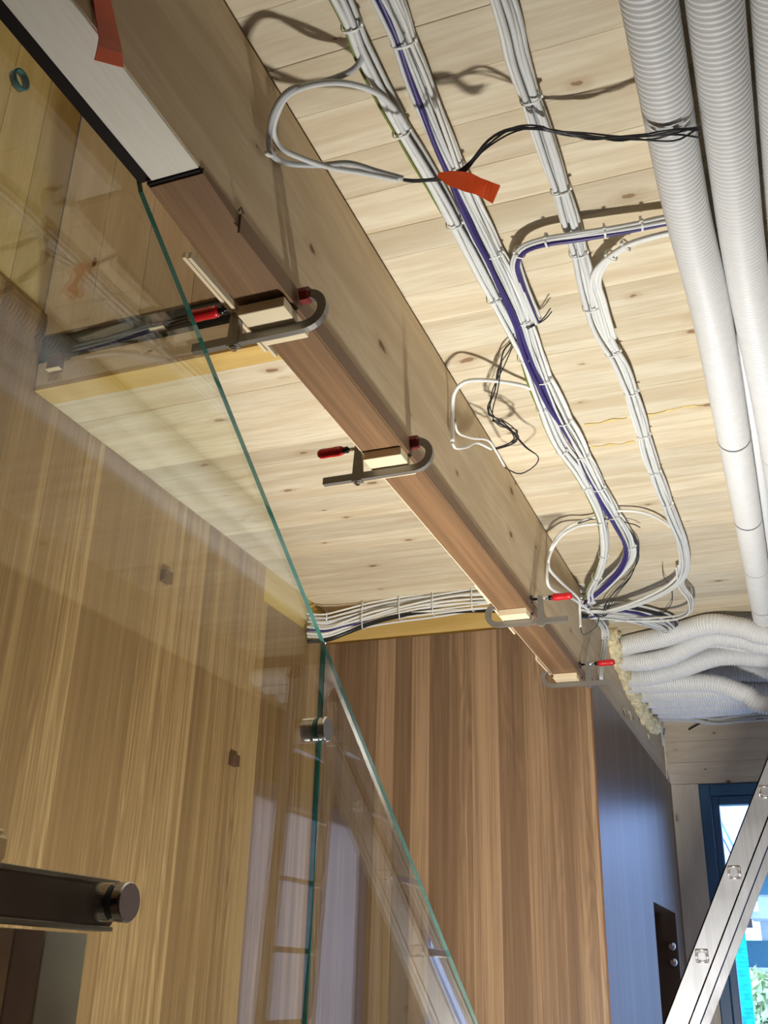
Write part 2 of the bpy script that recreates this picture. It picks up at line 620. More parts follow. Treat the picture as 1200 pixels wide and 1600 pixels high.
ceil_v = join(box(XB1 - .11, XR + .1, Y0, YF + .1, ZC + .012, ZC + .10), box(XW - .1, XB1 - .1, YS + .04, YB + .1, ZC + .012, ZC + .078))
ceiling = link('ceiling', *ceil_v, M['ceil'])
tag(ceiling, kind='structure')


def board_mesh(name, L, wd, th, mat):
    v, f = box(0, L, 0, wd, 0, th, .0008)
    me = bpy.data.meshes.new(name)
    me.from_pydata([tuple(q) for q in v.tolist()], [], f)
    me.materials.append(mat)
    return me


BWS = (.088, .112, .138)
bm_r = [board_mesh('ceiling_board', XR - XB1 + .02, w_ - .0003, .013, M['ceil']) for w_ in BWS]
y = Y0
while y < YF:
    k = random.choice((0, 1, 1, 2))
    o = bpy.data.objects.new('board', bm_r[k]); COL.objects.link(o)
    o.parent = ceiling; o.location = (XB1 - .01, y, ZC - .0005 + random.uniform(-.0006, .0006)); y += BWS[k]
bm_l = [board_mesh('stair_ceiling_board', XB1 - XW - .10, w_ - .0003, .013, M['ceil']) for w_ in BWS]
bm_y = board_mesh('yellow_ceiling_board', XB1 - XW - .10, .075, .013, M['yel_x'])
o = bpy.data.objects.new('yellow_board', bm_y); COL.objects.link(o); o.parent = ceiling; o.location = (XW, YS, ZC - .001)
y = YS + .076
while y < YB - .02:
    k = random.choice((0, 1, 1, 2))
    o = bpy.data.objects.new('board', bm_l[k]); COL.objects.link(o)
    o.parent = ceiling; o.location = (XW, y, ZC + random.uniform(-.0006, .0006)); y += BWS[k]

# stair wall: veneer with a stepped top edge
prof = [(Y0, 0), (YB + .02, 0), (YB + .02, 2.764), (3.217, 2.764), (3.217, ZC), (YS - .004, ZC), (YS - .004, 3.137), (Y0, 3.137)]
wall_left = link('wall_left', *prism(prof, 'X', XW - .02, XW), M['ven_l'])
tag(wall_left, kind='structure')
link('spruce_strip', *box(XW - .03, XW - .006, 3.10, YB + .02, 2.70, ZC + .01), M['yel_y'], wall_left)
# raw timber wall of the stairwell above the veneer: upright boards
bz = board_mesh('wall_board', .012, .138, ZTOP - 2.9, M['spr_z'])
bzy = board_mesh('yellow_wall_board', .012, .138, ZTOP - 2.9, M['yel_z'])
y = YS - .14
k = 0
while y > Y0:
    o = bpy.data.objects.new('board', bzy if k < 3 else bz); COL.objects.link(o)
    o.parent = wall_left; o.location = (XW - .031, y, 2.9); y -= .14; k += 1
link('stair_wall_core', *box(XW - .10, XW - .032, Y0, YB, 0, ZTOP), M['spr_z'], wall_left)

# back wall
wall_back = link('wall_back', *prism([(XW, 0), (XD - .006, 0), (XD - .006, ZB - .003), (XB1 - .02, ZB - .003), (XB1 - .02, 2.757), (XW, 2.757)], 'Y', YB, YB + .02), M['ven_b'])
tag(wall_back, kind='structure')
link('spruce_board', *box(XW, XB1 - .02, YB + .012, YB + .03, 2.70, ZC + .01), M['yel_x'], wall_back)
link('wall_core', *box(XW, XD - .06, YB + .03, YB + .2, 0, ZC + .3), M['spr_x'], wall_back)
link('edge_band', *box(XD - .0058, XD + .0004, YB - .0006, YB + .0035, 0, 2.546, .0005), M['edge_br'], wall_back)

# hall panel wall under the beam with a door recess
NY0, NY1, NZ = 5.022, 5.822, 1.842
prof = [(YB + .004, 0), (NY0, 0), (NY0, NZ), (NY1, NZ), (NY1, 0), (YF, 0), (YF, ZB - .004), (YB + .004, ZB - .004)]
wall_hall = link('wall_hall', *prism(prof, 'X', XD - .022, XD), M['ven_d'])
tag(wall_hall, kind='structure')
door = link('door_1', *box(XD - .155, XD - .14, NY0 - .05, NY1 + .05, 0, NZ + .05), M['dbrown'])
tag(door, kind='structure')
for a in ((XD - .14, XD - .022, NY0 - .02, NY0, 0, NZ), (XD - .14, XD - .022, NY1, NY1 + .02, 0, NZ), (XD - .14, XD - .022, NY0 - .02, NY1 + .02, NZ, NZ + .02)):
    link('jamb', *box(*a), M['ven_d'], door)
link('door_frame', *box(XD - .14, XD - .115, NY1 - .09, NY1 - .002, 0, NZ - .002), M['dsteel'], door)
for px, py in ((1051, 1479), (1053.5, 1504)):
    p = at_y(px, py, NY1)
    link('door_knob', *join(disc((p[0], NY1 - .001, p[2]), 'Y', .014, 0, -.012, 20, .002), disc((p[0], NY1 - .013, p[2]), 'Y', .019, 0, -.032, 24, .005)), M['chrome'], door, True)

# far wall: lintel of boards, post, window
wall_far = link('wall_far', *join(box(XB1 - .3, XR + .1, YF + .03, YF + .2, 2.545, ZC + .1), box(XB1 - .3, -.516, YF + .03, YF + .2, 0, 2.545),
                                  box(.66, XR + .1, YF + .03, YF + .2, 0, 2.545)), M['spr_x'])
tag(wall_far, kind='structure')
zz = 2.543
while zz < ZC:
    link('board', *box(XB1 + .004, XR, YF, YF + .03, zz, min(zz + .118, ZC), .001), M['spr_x'], wall_far, origin=(0, YF, zz))
    zz += .119
link('post', *box(-.662, -.513, YF - .004, YF + .03, 0, 2.541,   .0015), M['spr_post'], wall_far, origin=(-.66, YF, 0))
link('post', *box(.662, XR, YF - .004, YF + .03, 0, 2.541,   .0015), M['spr_post'], wall_far, origin=(.66, YF, 0))

win = link('window_1', *join(box(-.511, -.455, YF + .01, YF + .11, .03, 2.538, .003), box(.60, .66, YF + .01, YF + .11, .03, 2.538, .003),
                             box(-.455, .60, YF + .01, YF + .11, 2.478, 2.538, .003), box(-.455, .60, YF + .01, YF + .11, .03, .10, .003)), M['frame'])
tag(win, kind='structure')
link('sash', *join(box(-.453, -.413, YF + .03, YF + .10, .102, 2.476, .004), box(.555, .598, YF + .03, YF + .10, .102, 2.476, .004),
                   box(-.413, .555, YF + .03, YF + .10, 2.428, 2.476, .004), box(-.413, .555, YF + .03, YF + .10, .102, .16, .004)), M['frame'], win)
link('pane', *box(-.415, .557, YF + .06, YF + .068, .15, 2.43), M['wglass'], win)

# right wall: same veneer with a raw strip above; wall behind the camera; upper storey shell
W0, W1, WZ0, WZ1 = 4.35, 5.85, .25, 2.35
wall_right = link('wall_right', *join(box(XR, XR + .12, Y0, W0, 0, 2.71), box(XR, XR + .12, W1, YF, 0, 2.71),
                                      box(XR, XR + .12, W0, W1, 0, WZ0), box(XR, XR + .12, W0, W1, WZ1, 2.71)), M['ven_d'])
tag(wall_right, kind='structure')
link('spruce_strip', *box(XR + .01, XR + .12, Y0, YF, 2.7105, ZC + .01), M['spr_y'], wall_right)
win2 = link('window_2', *join(box(XR + .03, XR + .10, W0, W0 + .07, WZ0, WZ1, .003), box(XR + .03, XR + .10, W1 - .07, W1, WZ0, WZ1, .003),
                              box(XR + .03, XR + .10, W0 + .07, W1 - .07, WZ0, WZ0 + .07, .003), box(XR + .03, XR + .10, W0 + .07, W1 - .07, WZ1 - .07, WZ1, .003)), M['frame'])
tag(win2, kind='structure')
link('pane', *box(XR + .06, XR + .068, W0 + .06, W1 - .06, WZ0 + .06, WZ1 - .06), M['film'], win2)
tag(link('wall_behind', *box(XW - .1, XR + .1, Y0 - .1, Y0, 0, ZTOP), M['spr_x']), kind='structure')
slab = link('trim_1', *box(XW - .02, XB0 + .005, YS, YS + .035, ZC + .0125, 2.984), M['spr_x'])
tag(slab, kind='structure')
link('floor_gap', *box(XW - .02, XB0 + .1, YS + .012, YS + .10, 2.978, 3.082), M['grey_mem'], slab)
wall_upper = link('wall_upper', *box(XW - .02, XB0 + .35, YS + .03, YS + .1, 3.075, ZTOP), M['spr_z'])
tag(wall_upper, kind='structure')
x = XW - .02
while x < XB0 + .3:
    link('board', *box(x, x + .158, YS + .002, YS + .031, 3.075, ZTOP, .0012), M['spr_z'], wall_upper, origin=(x, YS, 3.075))
    x += .159
tag(link('wall_stairwell', *box(XB0, XB0 + .08, Y0, YS + .02, ZC + .11, ZTOP), M['spr_y']), kind='structure')
tag(link('ceiling_upper', *box(XW - .1, XB0 + .1, Y0, YS + .1, ZTOP, ZTOP + .05), M['ceil']), kind='structure')
# thin cables lying in the floor gap
for i in range(4):
    z = 2.995 + i * .011
    P = smooth_path([(-1.55 + i * .03, YS + .004, z), (-1.3, YS + .001, z + .012), (-1.1, YS - .002, z + .02), (-.83, YS, z + .032)], .03)
    tag(link('thin_cable', *tube(P, .0035, 6), M['grey_mem'], None, True), 'thin dark cable in the floor gap, %s of four' % ['lowest', 'second from the bottom', 'third from the bottom', 'topmost'][i], 'cable', 'cables in the floor gap')

# ------------------------------------------------------------------ beam, cladding plank, channel
beam = link('timber_beam', *box(XB0, XB1, Y0, YF, ZB, ZC - .009, .002), M['beam'])
tag(beam, 'long spruce ceiling beam running past the clamped brown plank', 'beam')
sof = link('soffit_face', *box(XB0 + .001, XB1 - .001, Y0, .962, ZB - .003, ZB + .004, .001), M['spr_w'], beam)

plank = empty('cladding_plank', (-.72, 2.3, 2.515), 'brown oak cladding plank clamped under the spruce beam', 'plank')
ys = [.9685, 1.10, 1.32, 2.0, 3.0, 3.765]
zs = [2.540, 2.528, 2.515, 2.515, 2.515, 2.515]
V, F = [], []
for yy, z in zip(ys, zs):
    V += [(-.767, yy, z), (-.6775, yy, z), (-.6775, yy, ZB - .001 + .004), (-.767, yy, ZB - .001)]
for i in range(len(ys) - 1):
    a, b = 4 * i, 4 * i + 4
    for k in range(4):
        F.append([a + k, b + k, b + (k + 1) % 4, a + (k + 1) % 4])
F += [[0, 1, 2, 3], [4 * len(ys) - 1 - k for k in range(4)]]
link('board', np.array(V), F, M['ven_p'], plank)
link('side_strip', *box(-.6785, -.6745, 1.075, 3.76, 2.517, 2.553, .0008), M['ven_p'], plank)
link('raw_edge', *prism([(1.60, 2.517), (3.70, 2.517), (3.70, 2.546), (1.60, 2.546)], 'X', -.7705, -.7672), M['pale'], plank)
link('wire_hook', *tube(smooth_path([(-.676, 1.068, 2.551), (-.672, 1.068, 2.558), (-.673, 1.073, 2.559), (-.672, 1.077, 2.552)], .001), .0009, 6), M['black'], plank, True)

chan = link('glass_channel', *join(box(-.797, -.7925, Y0, .965, 2.577, 2.60), box(-.783, -.7625, Y0, .965, 2.550, 2.60)), M['dark_gap'])
tag(chan, 'black channel holding the top of the glass beside the beam', 'channel')
link('lip', *box(-.768, -.6805, .9625, .9675, 2.5425, 2.547), M['dark_gap'], chan)

# ------------------------------------------------------------------ stair glass
T2 = .004


def pane(name, outline, label, top=2):
    n = len(outline)
    v, f = prism(outline, 'X', XG - T2, XG + T2)
    fm = [0, 0]
    for i in range(n):
        a, b = np.array(outline[i]), np.array(outline[(i + 1) % n])
        fm.append(top if abs((b - a)[0]) > .2 and abs((b - a)[1]) > .2 else 1)
    o = link(name, v, f, None, mats=[M['glass'], M['glass_edge'], M['glass_edge_top']], fmat=fm)
    return tag(o, label, 'glass pane')


sl = (1.406 - 2.546) / (2.669 - .977)
pane('stair_glass', [(Y0 + .02, .55), (1.688, .25), (1.688, 2.546 + sl * (1.688 - .977)), (.977, 2.546), (.960, 2.575), (Y0 + .02, 2.575)],
     'large clear glass pane rising to the black channel beside the stairs', 1)
pane('stair_glass', [(1.693, .25), (3.30, .25), (3.30, 2.546 + sl * (3.30 - .977)), (1.693, 2.546 + sl * (1.693 - .977))],
     'lower clear glass pane with sloping top, right of the glass joint')
hp = (.716, 2.506)
ring = []
P = np.array([(XG, hp[0] + .0125 * math.cos(a), hp[1] + .0125 * math.sin(a)) for a in np.linspace(0, 2 * math.pi, 33)])
V, F = [], []
for i in range(32):
    a = 2 * math.pi * i / 32
    for rr, xx in ((.0135, -T2 - .0006), (.0135, T2 + .0006), (.0105, T2 + .0006), (.0105, -T2 - .0006)):
        V.append((XG + xx, hp[0] + rr * math.cos(a), hp[1] + rr * math.sin(a)))
for i in range(32):
    a, b = 4 * i, 4 * ((i + 1) % 32)
    for k in range(4):
        F.append([a + k, a + (k + 1) % 4, b + (k + 1) % 4, b + k])
tag(link('drill_hole_sleeve', np.array(V), F, M['glass_edge'], None, True), 'round green-edged drill hole sleeve near the top of the glass', 'sleeve')


def fixing(y, z, label, r=.0225):
    e = empty('glass_fixing', (XG, y, z), label, 'glass fixing', 'round glass fixings')
    link('disc', *disc((XG, y, z), 'X', r, T2 + .001, T2 + .013, 48, .0018), M['chrome'], e)
    link('spacer', *disc((XG, y, z), 'X', r * .96, -T2 - .001, -T2 - .026, 40, .001), M['chrome'], e)
    link('gasket', *disc((XG, y, z), 'X', r * .9, T2, T2 + .0012, 32), M['black'], e)
    return e


fixing(1.6915, 1.906, 'round steel glass fixing on the joint between the two glass panes')
fixing(1.137, 1.577, 'round dark steel fixing at the end of the dark handrail bar', .0235)

rail = empty('handrail_bar', (-.835, .5, 1.55), 'dark steel handrail bar behind the glass at lower left', 'handrail')
link('bar', *box(-.842, -.818, -.6, 1.176, 1.551, 1.599, .003), M['dsteel'], rail)
link('top_edge', *box(-.846, -.816, -.6, 1.178, 1.5995, 1.605, .001), M['steel'], rail)
link('bottom_edge', *box(-.846, -.816, -.6, 1.174, 1.545, 1.5505, .001), M['steel'], rail)
refl_strips = empty('reflection_strips', (-.86, 1.1, 0), 'grey and brown upright strips imitating a reflection below the dark handrail bar', 'panel')  # opaque coloured strips stand for a reflection in the glass below the bar
link('grey_reflection', *box(-.870, -.848, 1.086, 1.168, 0, 1.542, .001), M['plaster'], refl_strips)
link('brown_reflection', *box(-.876, -.848, 1.032, 1.084, 0, 1.542, .001), M['dbrown'], refl_strips)
link('tan_reflection', *box(-.876, -.848, .999, 1.030, 0, 1.542, .001), M['tan'], refl_strips)
link('pale_reflection', *box(-.876, -.850, .85, .997, 0, 1.542, .001), M['plaster'], refl_strips)
ab = empty('acrylic_block', (-.83, .93, 1.606), 'small clear plastic block standing on the dark handrail bar', 'block')
link('body', *box(-.846, -.818, .86, .962, 1.606, 1.634, .004), M['acrylic'], ab)
link('lip', *box(-.842, -.822, .88, .958, 1.634, 1.641, .003), M['acrylic'], ab)

# small brown blocks on the stair wall and slab edge
for (yy, z, lab) in ((2.56, 2.62, 'small dark brown block on the stair wall veneer, the upper one'), (3.077, 2.152, 'small brown block on the stair wall veneer, the lower one')):
    e = empty('wall_block', (XW, yy, z), lab, 'block', 'brown wall blocks')
    link('body', *box(XW, XW + .022, yy - .022, yy + .022, z - .017, z + .020, .0015), M['brownblk'], e)
    link('plate', *box(XW, XW + .002, yy - .027, yy + .027, z - .021, z + .024), M['ven_l'], e)
for (xx, z, lab) in ((-1.690, 2.968, 'small brown block on the slab edge near the stair wall'), (-1.378, 3.026, 'small brown block on the grey floor gap near the glass edge')):
    e = empty('wall_block', (xx, YS, z), lab, 'block', 'brown wall blocks')
    link('body', *box(xx - .020, xx + .020, YS - .02, YS + .01, z - .020, z + .022, .0015), M['brownblk'], e)
    link('foot', *box(xx - .021, xx + .021, YS - .021, YS + .01, z - .0225, z - .0203), M['pale_x'], e)

# ------------------------------------------------------------------ clamps
ZP = 2.515


def clamp(yc, s, label, blk_label, lean=0.0):
    """bar clamp across the plank; s=+1: fixed hook on the room side, handle on the stair side"""
    xm = (-.767 + -.6775) / 2

    def X(d):            # distance from plank centre towards the hook side
        return xm + s * d
    zb = 2.4845
    e = empty('bar_clamp', (xm, yc, zb), label, 'clamp', 'bar clamps on the brown plank')
    # bar and bent hook in one piece
    P = [(X(-.155), yc, zb), (X(-.10), yc, zb), (X(0), yc, zb), (X(.050), yc, zb + .0005)]
    R = .031
    for a in np.linspace(-80, 88, 9):
        P.append((X(.058 + R * math.cos(math.radians(a))), yc, zb + R + .0015 + R * math.sin(math.radians(a))))
    path = smooth_path(P, .006)
    v, f = ribbon(path, .0125, .016, (0, 1, 0))
    link('bar', v, f, M['steel'], e)
    xe, ze = path[-1][0], path[-1][2]
    # pad on the beam side
    face = XB1 if s > 0 else -.767
    link('hook_pad', *disc((0, yc, ze), 'X', .0145, face + s * .001, face + s * .024, 6, .004), M['dred'], e)
    # sliding arm
    xs = X(-.075)
    zt = 2.556
    arm = prism([(xs - .011, zb - .012), (xs + .011, zb - .012), (xs + .009, zb + .03), (xs + .006, zt + .008), (xs - .006, zt + .008), (xs - .009, zb + .03)], 'Y', yc - .008, yc + .008)
    link('sliding_arm', *arm, M['steel'], e)
    link('arm_rivet', *disc((xs, yc, zb - .014), 'Z', .006, 0, -.004, 16, .001), M['chrome'], e)
    # spindle, pressure plate and handle
    x_plate = X(-.056) if s > 0 else X(-.052)
    link('spindle', *tube([(x_plate, yc, zt), (X(-.11), yc, zt)], .0042, 12), M['chrome'], e, True)
    link('pressure_plate', *disc((x_plate, yc, zt), 'X', .013, 0, s * .006, 20, .001), M['dsteel'], e)
    link('ferrule', *tube([(X(-.101), yc, zt), (X(-.114), yc, zt)], .0075, 14), M['dsteel'], e, True)
    hx = np.linspace(.112, .172, 14)
    hr = np.interp(hx, [.112, .115, .125, .145, .162, .170, .172], [.008, .0105, .0115, .0108, .0115, .010, .007])
    link('handle', *tube([(X(-q), yc, zt) for q in hx], hr, 10), M['red'], e, True)
    # packing block between bar and plank
    b = link('packing_block', *box(-.764, -.6795, yc - .052, yc + .045, zb + .0105, ZP - .0004, .001), M['pale_x'], origin=(xm, yc, zb))
    tag(b, blk_label, 'wood block', 'packing blocks under the clamps')
    return e


clamp(1.290, 1, 'red-handled bar clamp nearest the sloping glass, its handle partly behind glass', 'pale wood packing block under the clamp nearest the sloping glass')
clamp(1.842, 1, 'red-handled bar clamp in mid plank, handle over the stair side', 'pale wood packing block under the mid-plank clamp')
clamp(2.915, -1, 'red-handled bar clamp beside the white cable loops, hook over the stair side', 'pale wood packing block under the clamp by the cable loops')
clamp(3.655, -1, 'farthest red-handled bar clamp at the end of the brown plank', 'pale wood packing block at the far end of the brown plank')


def strip(p0, p1, w, t, label):
    v, f = ribbon(smooth_path([p0, p1], .05), w, t, (0, 0, 1))
    tag(link('packing_strip', v, f, M['pale'], origin=p0), label, 'wood strip', 'thin packing strips')


strip((-.806, 1.128, 2.549), (-.799, 1.405, 2.540), .012, .006, 'thin pale wood strip by the nearest clamp, the outer of two')
strip((-.788, 1.118, 2.536), (-.782, 1.412, 2.530), .012, .006, 'thin pale wood strip by the nearest clamp, the inner of two')
strip((-.806, 2.76, 2.569), (-.798, 3.19, 2.549), .016, .007, 'thin pale wood strip along the plank at the clamp by the cable loops')
strip((-.800, 3.50, 2.552), (-.790, 3.74, 2.545), .022, .006, 'thin pale wood strip at the farthest clamp')


# ------------------------------------------------------------------ cables
def bundle(name, pts, n, r, width, label, height=.012, purple=(), ties=(), colors=None, group=None, wander=.35, seg=8, seed=0, black=(), extra=None, cat='cable bundle', step=.014, spread=None):
    """cables tied together along a path: one part per cable, one per tie"""
    rg = np.random.default_rng(seed + 5)
    C = smooth_path(pts, step)
    L = np.concatenate([[0], np.cumsum(np.linalg.norm(np.diff(C, axis=0), axis=1))])
    T = np.gradient(C, axis=0); T /= np.linalg.norm(T, axis=1)[:, None]
    up = np.array([0, 0, 1.0])
    Sd = np.cross(T, up); nn = np.linalg.norm(Sd, axis=1)[:, None]
    Sd = np.where(nn > .25, Sd / np.maximum(nn, 1e-6), np.array([1.0, 0, 0]))
    Vt = np.cross(Sd, T)
    e = empty(name, tuple(C[0]), label, cat, group)
    pinch = np.ones(len(L))
    for t in ties:
        pinch -= .16 * np.exp(-((L - t * L[-1]) / .045) ** 2)
    if spread is not None:
        pinch *= np.interp(L / L[-1], np.linspace(0, 1, len(spread)), spread)
    base = (np.arange(n) + .5) / n - .5
    order = rg.permutation(n)
    for i in range(n):
        ph = rg.uniform(0, 6.28, 4); fr = rg.uniform(3.0, 9.0, 2)
        lat = base[i] * width + wander * width * .35 * (np.sin(L * fr[0] + ph[0]) * .6 + np.sin(L * fr[1] * 1.7 + ph[1]) * .4)
        lat = np.clip(lat, -width * .62, width * .62) * pinch
        ver = (order[i] / max(n - 1, 1) - .5) * height + height * .25 * np.sin(L * fr[1] + ph[2])
        rr = r * rg.uniform(.9, 1.1)
        if i in purple:
            mt, rr = M['purple'], r * 1.4
            lat = base[i] * width * pinch + .12 * width * np.sin(L * 4.2 + i * 1.7)
            ver = -height * .5 + (.45 * height * np.sin(L * 3.4 + 3.4 + i * .8) if name == 'cable_bundle' else 0 * L)
        elif i in black: mt, rr = M['black'], r * 1.5
        elif colors: mt = M[colors[i % len(colors)]]
        else: mt = M['cable'] if rg.random() > .25 else M['cable_w']
        if extra and i in extra: mt, rr = M[extra[i][0]], r * extra[i][1]
        P = C + Sd * lat[:, None] + Vt * ver[:, None]
        v, f = tube(P, rr, seg)
        nm = 'cable' if mt not in (M['purple'], M['black'], M['green']) else {'purple_cable': 'purple_cable', 'black_insulation': 'black_cable', 'green_yellow_cable': 'earth_cable'}[mt.name]
        link(nm, v, f, mt, e, True)
    for t in ties:
        k = int(t * (len(L) - 1))
        hw = width * .5 * .66 * (np.interp(t, np.linspace(0, 1, len(spread)), spread) if spread is not None else 1) * (1.0 + wander * .3) + r * 1.2
        hh = height * .62 + r * 1.25
        a = np.linspace(0, 2 * math.pi, 25)
        sq = lambda c: np.sign(c) * np.abs(c) ** .7
        P = C[k] + Sd[k] * (hw * sq(np.cos(a)))[:, None] + Vt[k] * (hh * sq(np.sin(a)))[:, None]
        v, f = ribbon(P, .0042, .0014, T[k])
        v2, f2 = box(-.0035, .0035, -.0035, .0035, -.0035, .0035, .0008)
        v2 = v2 + C[k] + Sd[k] * hw - Vt[k] * hh * .2
        link('cable_tie', *join((v, f), (v2, f2)), M['tie'], e)
    return e


ZK = 2.878
pz = lambda pts, z=ZK: [at_z(u, v, z) for u, v in pts]
# three bundles running along the ceiling
b1 = [(-.512, .2, ZK), (-.508, .75, ZK)] + pz([(534, 6), (566, 85), (622, 195), (690, 312), (758, 440), (815, 548), (838, 612), (870, 690), (905, 740), (935, 800)]) + \
     [at_z(944, 850, 2.862), at_z(938, 888, 2.845), at_z(922, 922, 2.835), (-.640, 3.74, 2.83), (-.69, 3.80, 2.83)]
bundle('cable_bundle', b1, 7, .0053, .030, 'grey-white cable bundle along the ceiling closest to the beam', height=.016, ties=(.24, .305, .38, .45, .52, .59, .66, .73, .80, .87, .92), extra={0: ('green', .45)}, group='ceiling cable bundles', wander=.15, seed=1)
b2 = [(-.452, .2, ZK), (-.450, .75, ZK)] + pz([(603, 0), (640, 90), (690, 215), (745, 340), (806, 470), (836, 560), (866, 630), (905, 700), (945, 780), (982, 845)]) + \
     [at_z(978, 880, 2.86), at_z(945, 915, 2.85), at_z(918, 938, 2.84), (-.655, 3.81, 2.838), (-.69, 3.83, 2.838)]
bundle('cable_bundle', b2, 14, .0037, .043, 'grey-white cable bundle with purple cables, middle of the three on the ceiling', height=.018, purple=(2, 3), ties=(.25, .33, .40, .47, .54, .60, .66, .72, .78, .85), group='ceiling cable bundles', wander=.36, seed=2)
b3 = [(-.278, .2, ZK), (-.275, .75, ZK)] + pz([(786, 0), (812, 100), (850, 215), (880, 310), (905, 400), (930, 500), (972, 575), (998, 650), (1015, 715), (1045, 795), (1066, 850)]) + \
     [at_z(1068, 890, 2.868), at_z(1050, 915, 2.852), at_z(1000, 940, 2.84), at_z(950, 955, 2.838), (-.655, 3.90, 2.838), (-.69, 3.90, 2.838)]
bundle('cable_bundle', b3, 7, .0053, .035, 'grey-white cable bundle along the ceiling closest to the big ducts', height=.016, ties=(.22, .28, .34, .39, .44, .49, .54, .60, .66, .72), group='ceiling cable bundles', wander=.2, seed=3)

# branches towards the ducts
br = [at_z(838, 500, 2.872), at_z(824, 468, 2.872), at_z(812, 436, 2.874), at_z(806, 410, 2.872), at_z(818, 388, 2.866), at_z(850, 376, 2.860), at_z(900, 368, 2.858), at_z(970, 356, 2.862), at_z(1060, 337, 2.872)]
bundle('cable_branch', br, 5, .0042, .020, 'arched branch with a purple cable crossing under a ceiling bundle to the duct', height=.014, purple=(1,), ties=(.45, .58, .78, .88), wander=.2, seed=4)
br = [at_z(955, 530, 2.872), at_z(946, 500, 2.874), at_z(938, 470, 2.876), at_z(930, 440, 2.876), at_z(942, 412, 2.872), at_z(975, 385, 2.868), at_z(1010, 372, 2.868), at_z(1065, 359, 2.872)]
bundle('cable_branch', br, 4, .0046, .024, 'pale arched cable branch leaving the bundle closest to the ducts', height=.010, ties=(.70, .77), wander=.2, seed=5, colors=['cable_w'])

# cables passing through the beam and running over the back wall
bw = [(-.66, 3.80, 2.842), (-.74, 3.75, 2.846), (-.90, 3.715, 2.855), (-1.1, 3.71, 2.866), (-1.35, 3.712, 2.862), (-1.50, 3.715, 2.846), (-1.62, 3.70, 2.815), (-1.69, 3.66, 2.785), (-1.73, 3.58, 2.765)]
bw2 = [(q[0], q[1] - .015, q[2]) for q in bw]


def sheet(name, pts, n, r, h, label, seed, **kw):
    """a wide sheet of cables hanging one below the other"""
    rg = np.random.default_rng(seed)
    C = smooth_path(pts, .02)
    L = np.concatenate([[0], np.cumsum(np.linalg.norm(np.diff(C, axis=0), axis=1))])
    e = empty(name, tuple(C[0]), label, 'cable bundle')
    for i in range(n):
        ph = rg.uniform(0, 6.28, 3)
        vz = ((i + .5) / n - .5) * h * (1 + .10 * np.sin(L * 4 + 1)) + .010 * np.sin(L * rg.uniform(4, 9) + ph[0])
        vy = rg.uniform(-.022, .010) + .008 * np.sin(L * rg.uniform(4, 9) + ph[1])
        P = C + np.stack([0 * L, vy, vz], 1)
        mt = M['cable_w'] if rg.random() > .3 else M['cable']
        nm = 'cable'
        rr = r * rg.uniform(.85, 1.1)
        if i in kw.get('purple', ()): mt, nm = M['purple'], 'purple_cable'
        if i in kw.get('black', ()): mt, nm, rr = M['black'], 'black_cable', r * 2.1
        link(nm, *tube(P, rr, 7), mt, e, True)
    for t in kw.get('ties', ()):
        k = int(t * (len(L) - 1))
        P = C[k] + np.array([(0, .012 * math.cos(a) - .008 - .018 * (math.cos(a) < 0), (h * .56) * math.sin(a)) for a in np.linspace(0, 6.283, 21)])
        link('cable_tie', *ribbon(P, .004, .0014, (1, 0, 0)), M['tie'], e)
    return e


sheet('cable_bundle', bw2, 22, .0046, .104, 'wide white cable bundle with a thick black cable above the back wall veneer', 21, purple=(6,), black=(0,), ties=(.22, .38, .52, .64, .78))

# cable run leaving the beam to the right, over the cross ducts
cr = [(-.69, 3.93, 2.842), (-.62, 3.94, 2.84), (-.56, 3.99, 2.845), (-.50, 4.08, 2.855), (-.45, 4.17, 2.86), (-.42, 4.26, 2.865), (-.40, 4.45, 2.88)]
bundle('cable_bundle', cr, 12, .0042, .075, 'white cable run from the beam passing above the crosswise ducts', height=.03, wander=.5, seed=8, ties=(.75,))
cr2 = [(-.69, 3.95, 2.85), (-.58, 3.93, 2.862), (-.50, 4.02, 2.868), (-.42, 4.13, 2.866), (-.39, 4.22, 2.866), (-.38, 4.42, 2.88)]
bundle('cable_bundle', cr2, 6, .0045, .030, 'small cable run with purple and black cables beside the first crosswise duct', height=.02, purple=(2,), black=(4,), wander=.4, seed=9)
# cables down the beam face
dn = [at_x(935, 968, -.655), at_x(945, 985, -.660), at_x(944, 1010, -.668), at_x(938, 1045, -.671), at_x(936, 1062, -.673)]
bundle('cable_bundle', dn, 6, .0042, .030, 'short white cables dropping down the beam face beside the foam', height=.008, wander=.3, seed=10)
# the drooping branch of the third bundle
lp = [at_z(1060, 885, 2.868), at_z(1066, 915, 2.850), at_z(1080, 935, 2.838), at_z(1078, 955, 2.83), at_z(1055, 965, 2.832), at_z(1010, 968, 2.836), at_z(960, 968, 2.838)]
bundle('cable_bundle', lp, 4, .0036, .022, 'thin grey cables drooping in a bend at the end of the third bundle', height=.014, wander=.6, seed=12)

# loops and loose ends
def cable(name, pts, r, mat, label, cat='cable', group=None, step=.008, end=None):
    P = smooth_path(pts, step)
    if end is None:
        return tag(link(name, *tube(P, r, 10), M[mat], None, True), label, cat, group)
    e = empty(name, tuple(P[0]), label, cat, group)
    link('sheath', *tube(P, r, 10), M[mat], e, True)
    for i, q in enumerate(end):
        link('wire', *tube(smooth_path(q, step), .0017, 6), M['black'], e, True)
    return e


def hang(u, v, z):
    """point at height z, kept in front of the beam face"""
    p = at_z(u, v, z)
    return p if p[0] > -.668 else at_x(u, v, -.668)


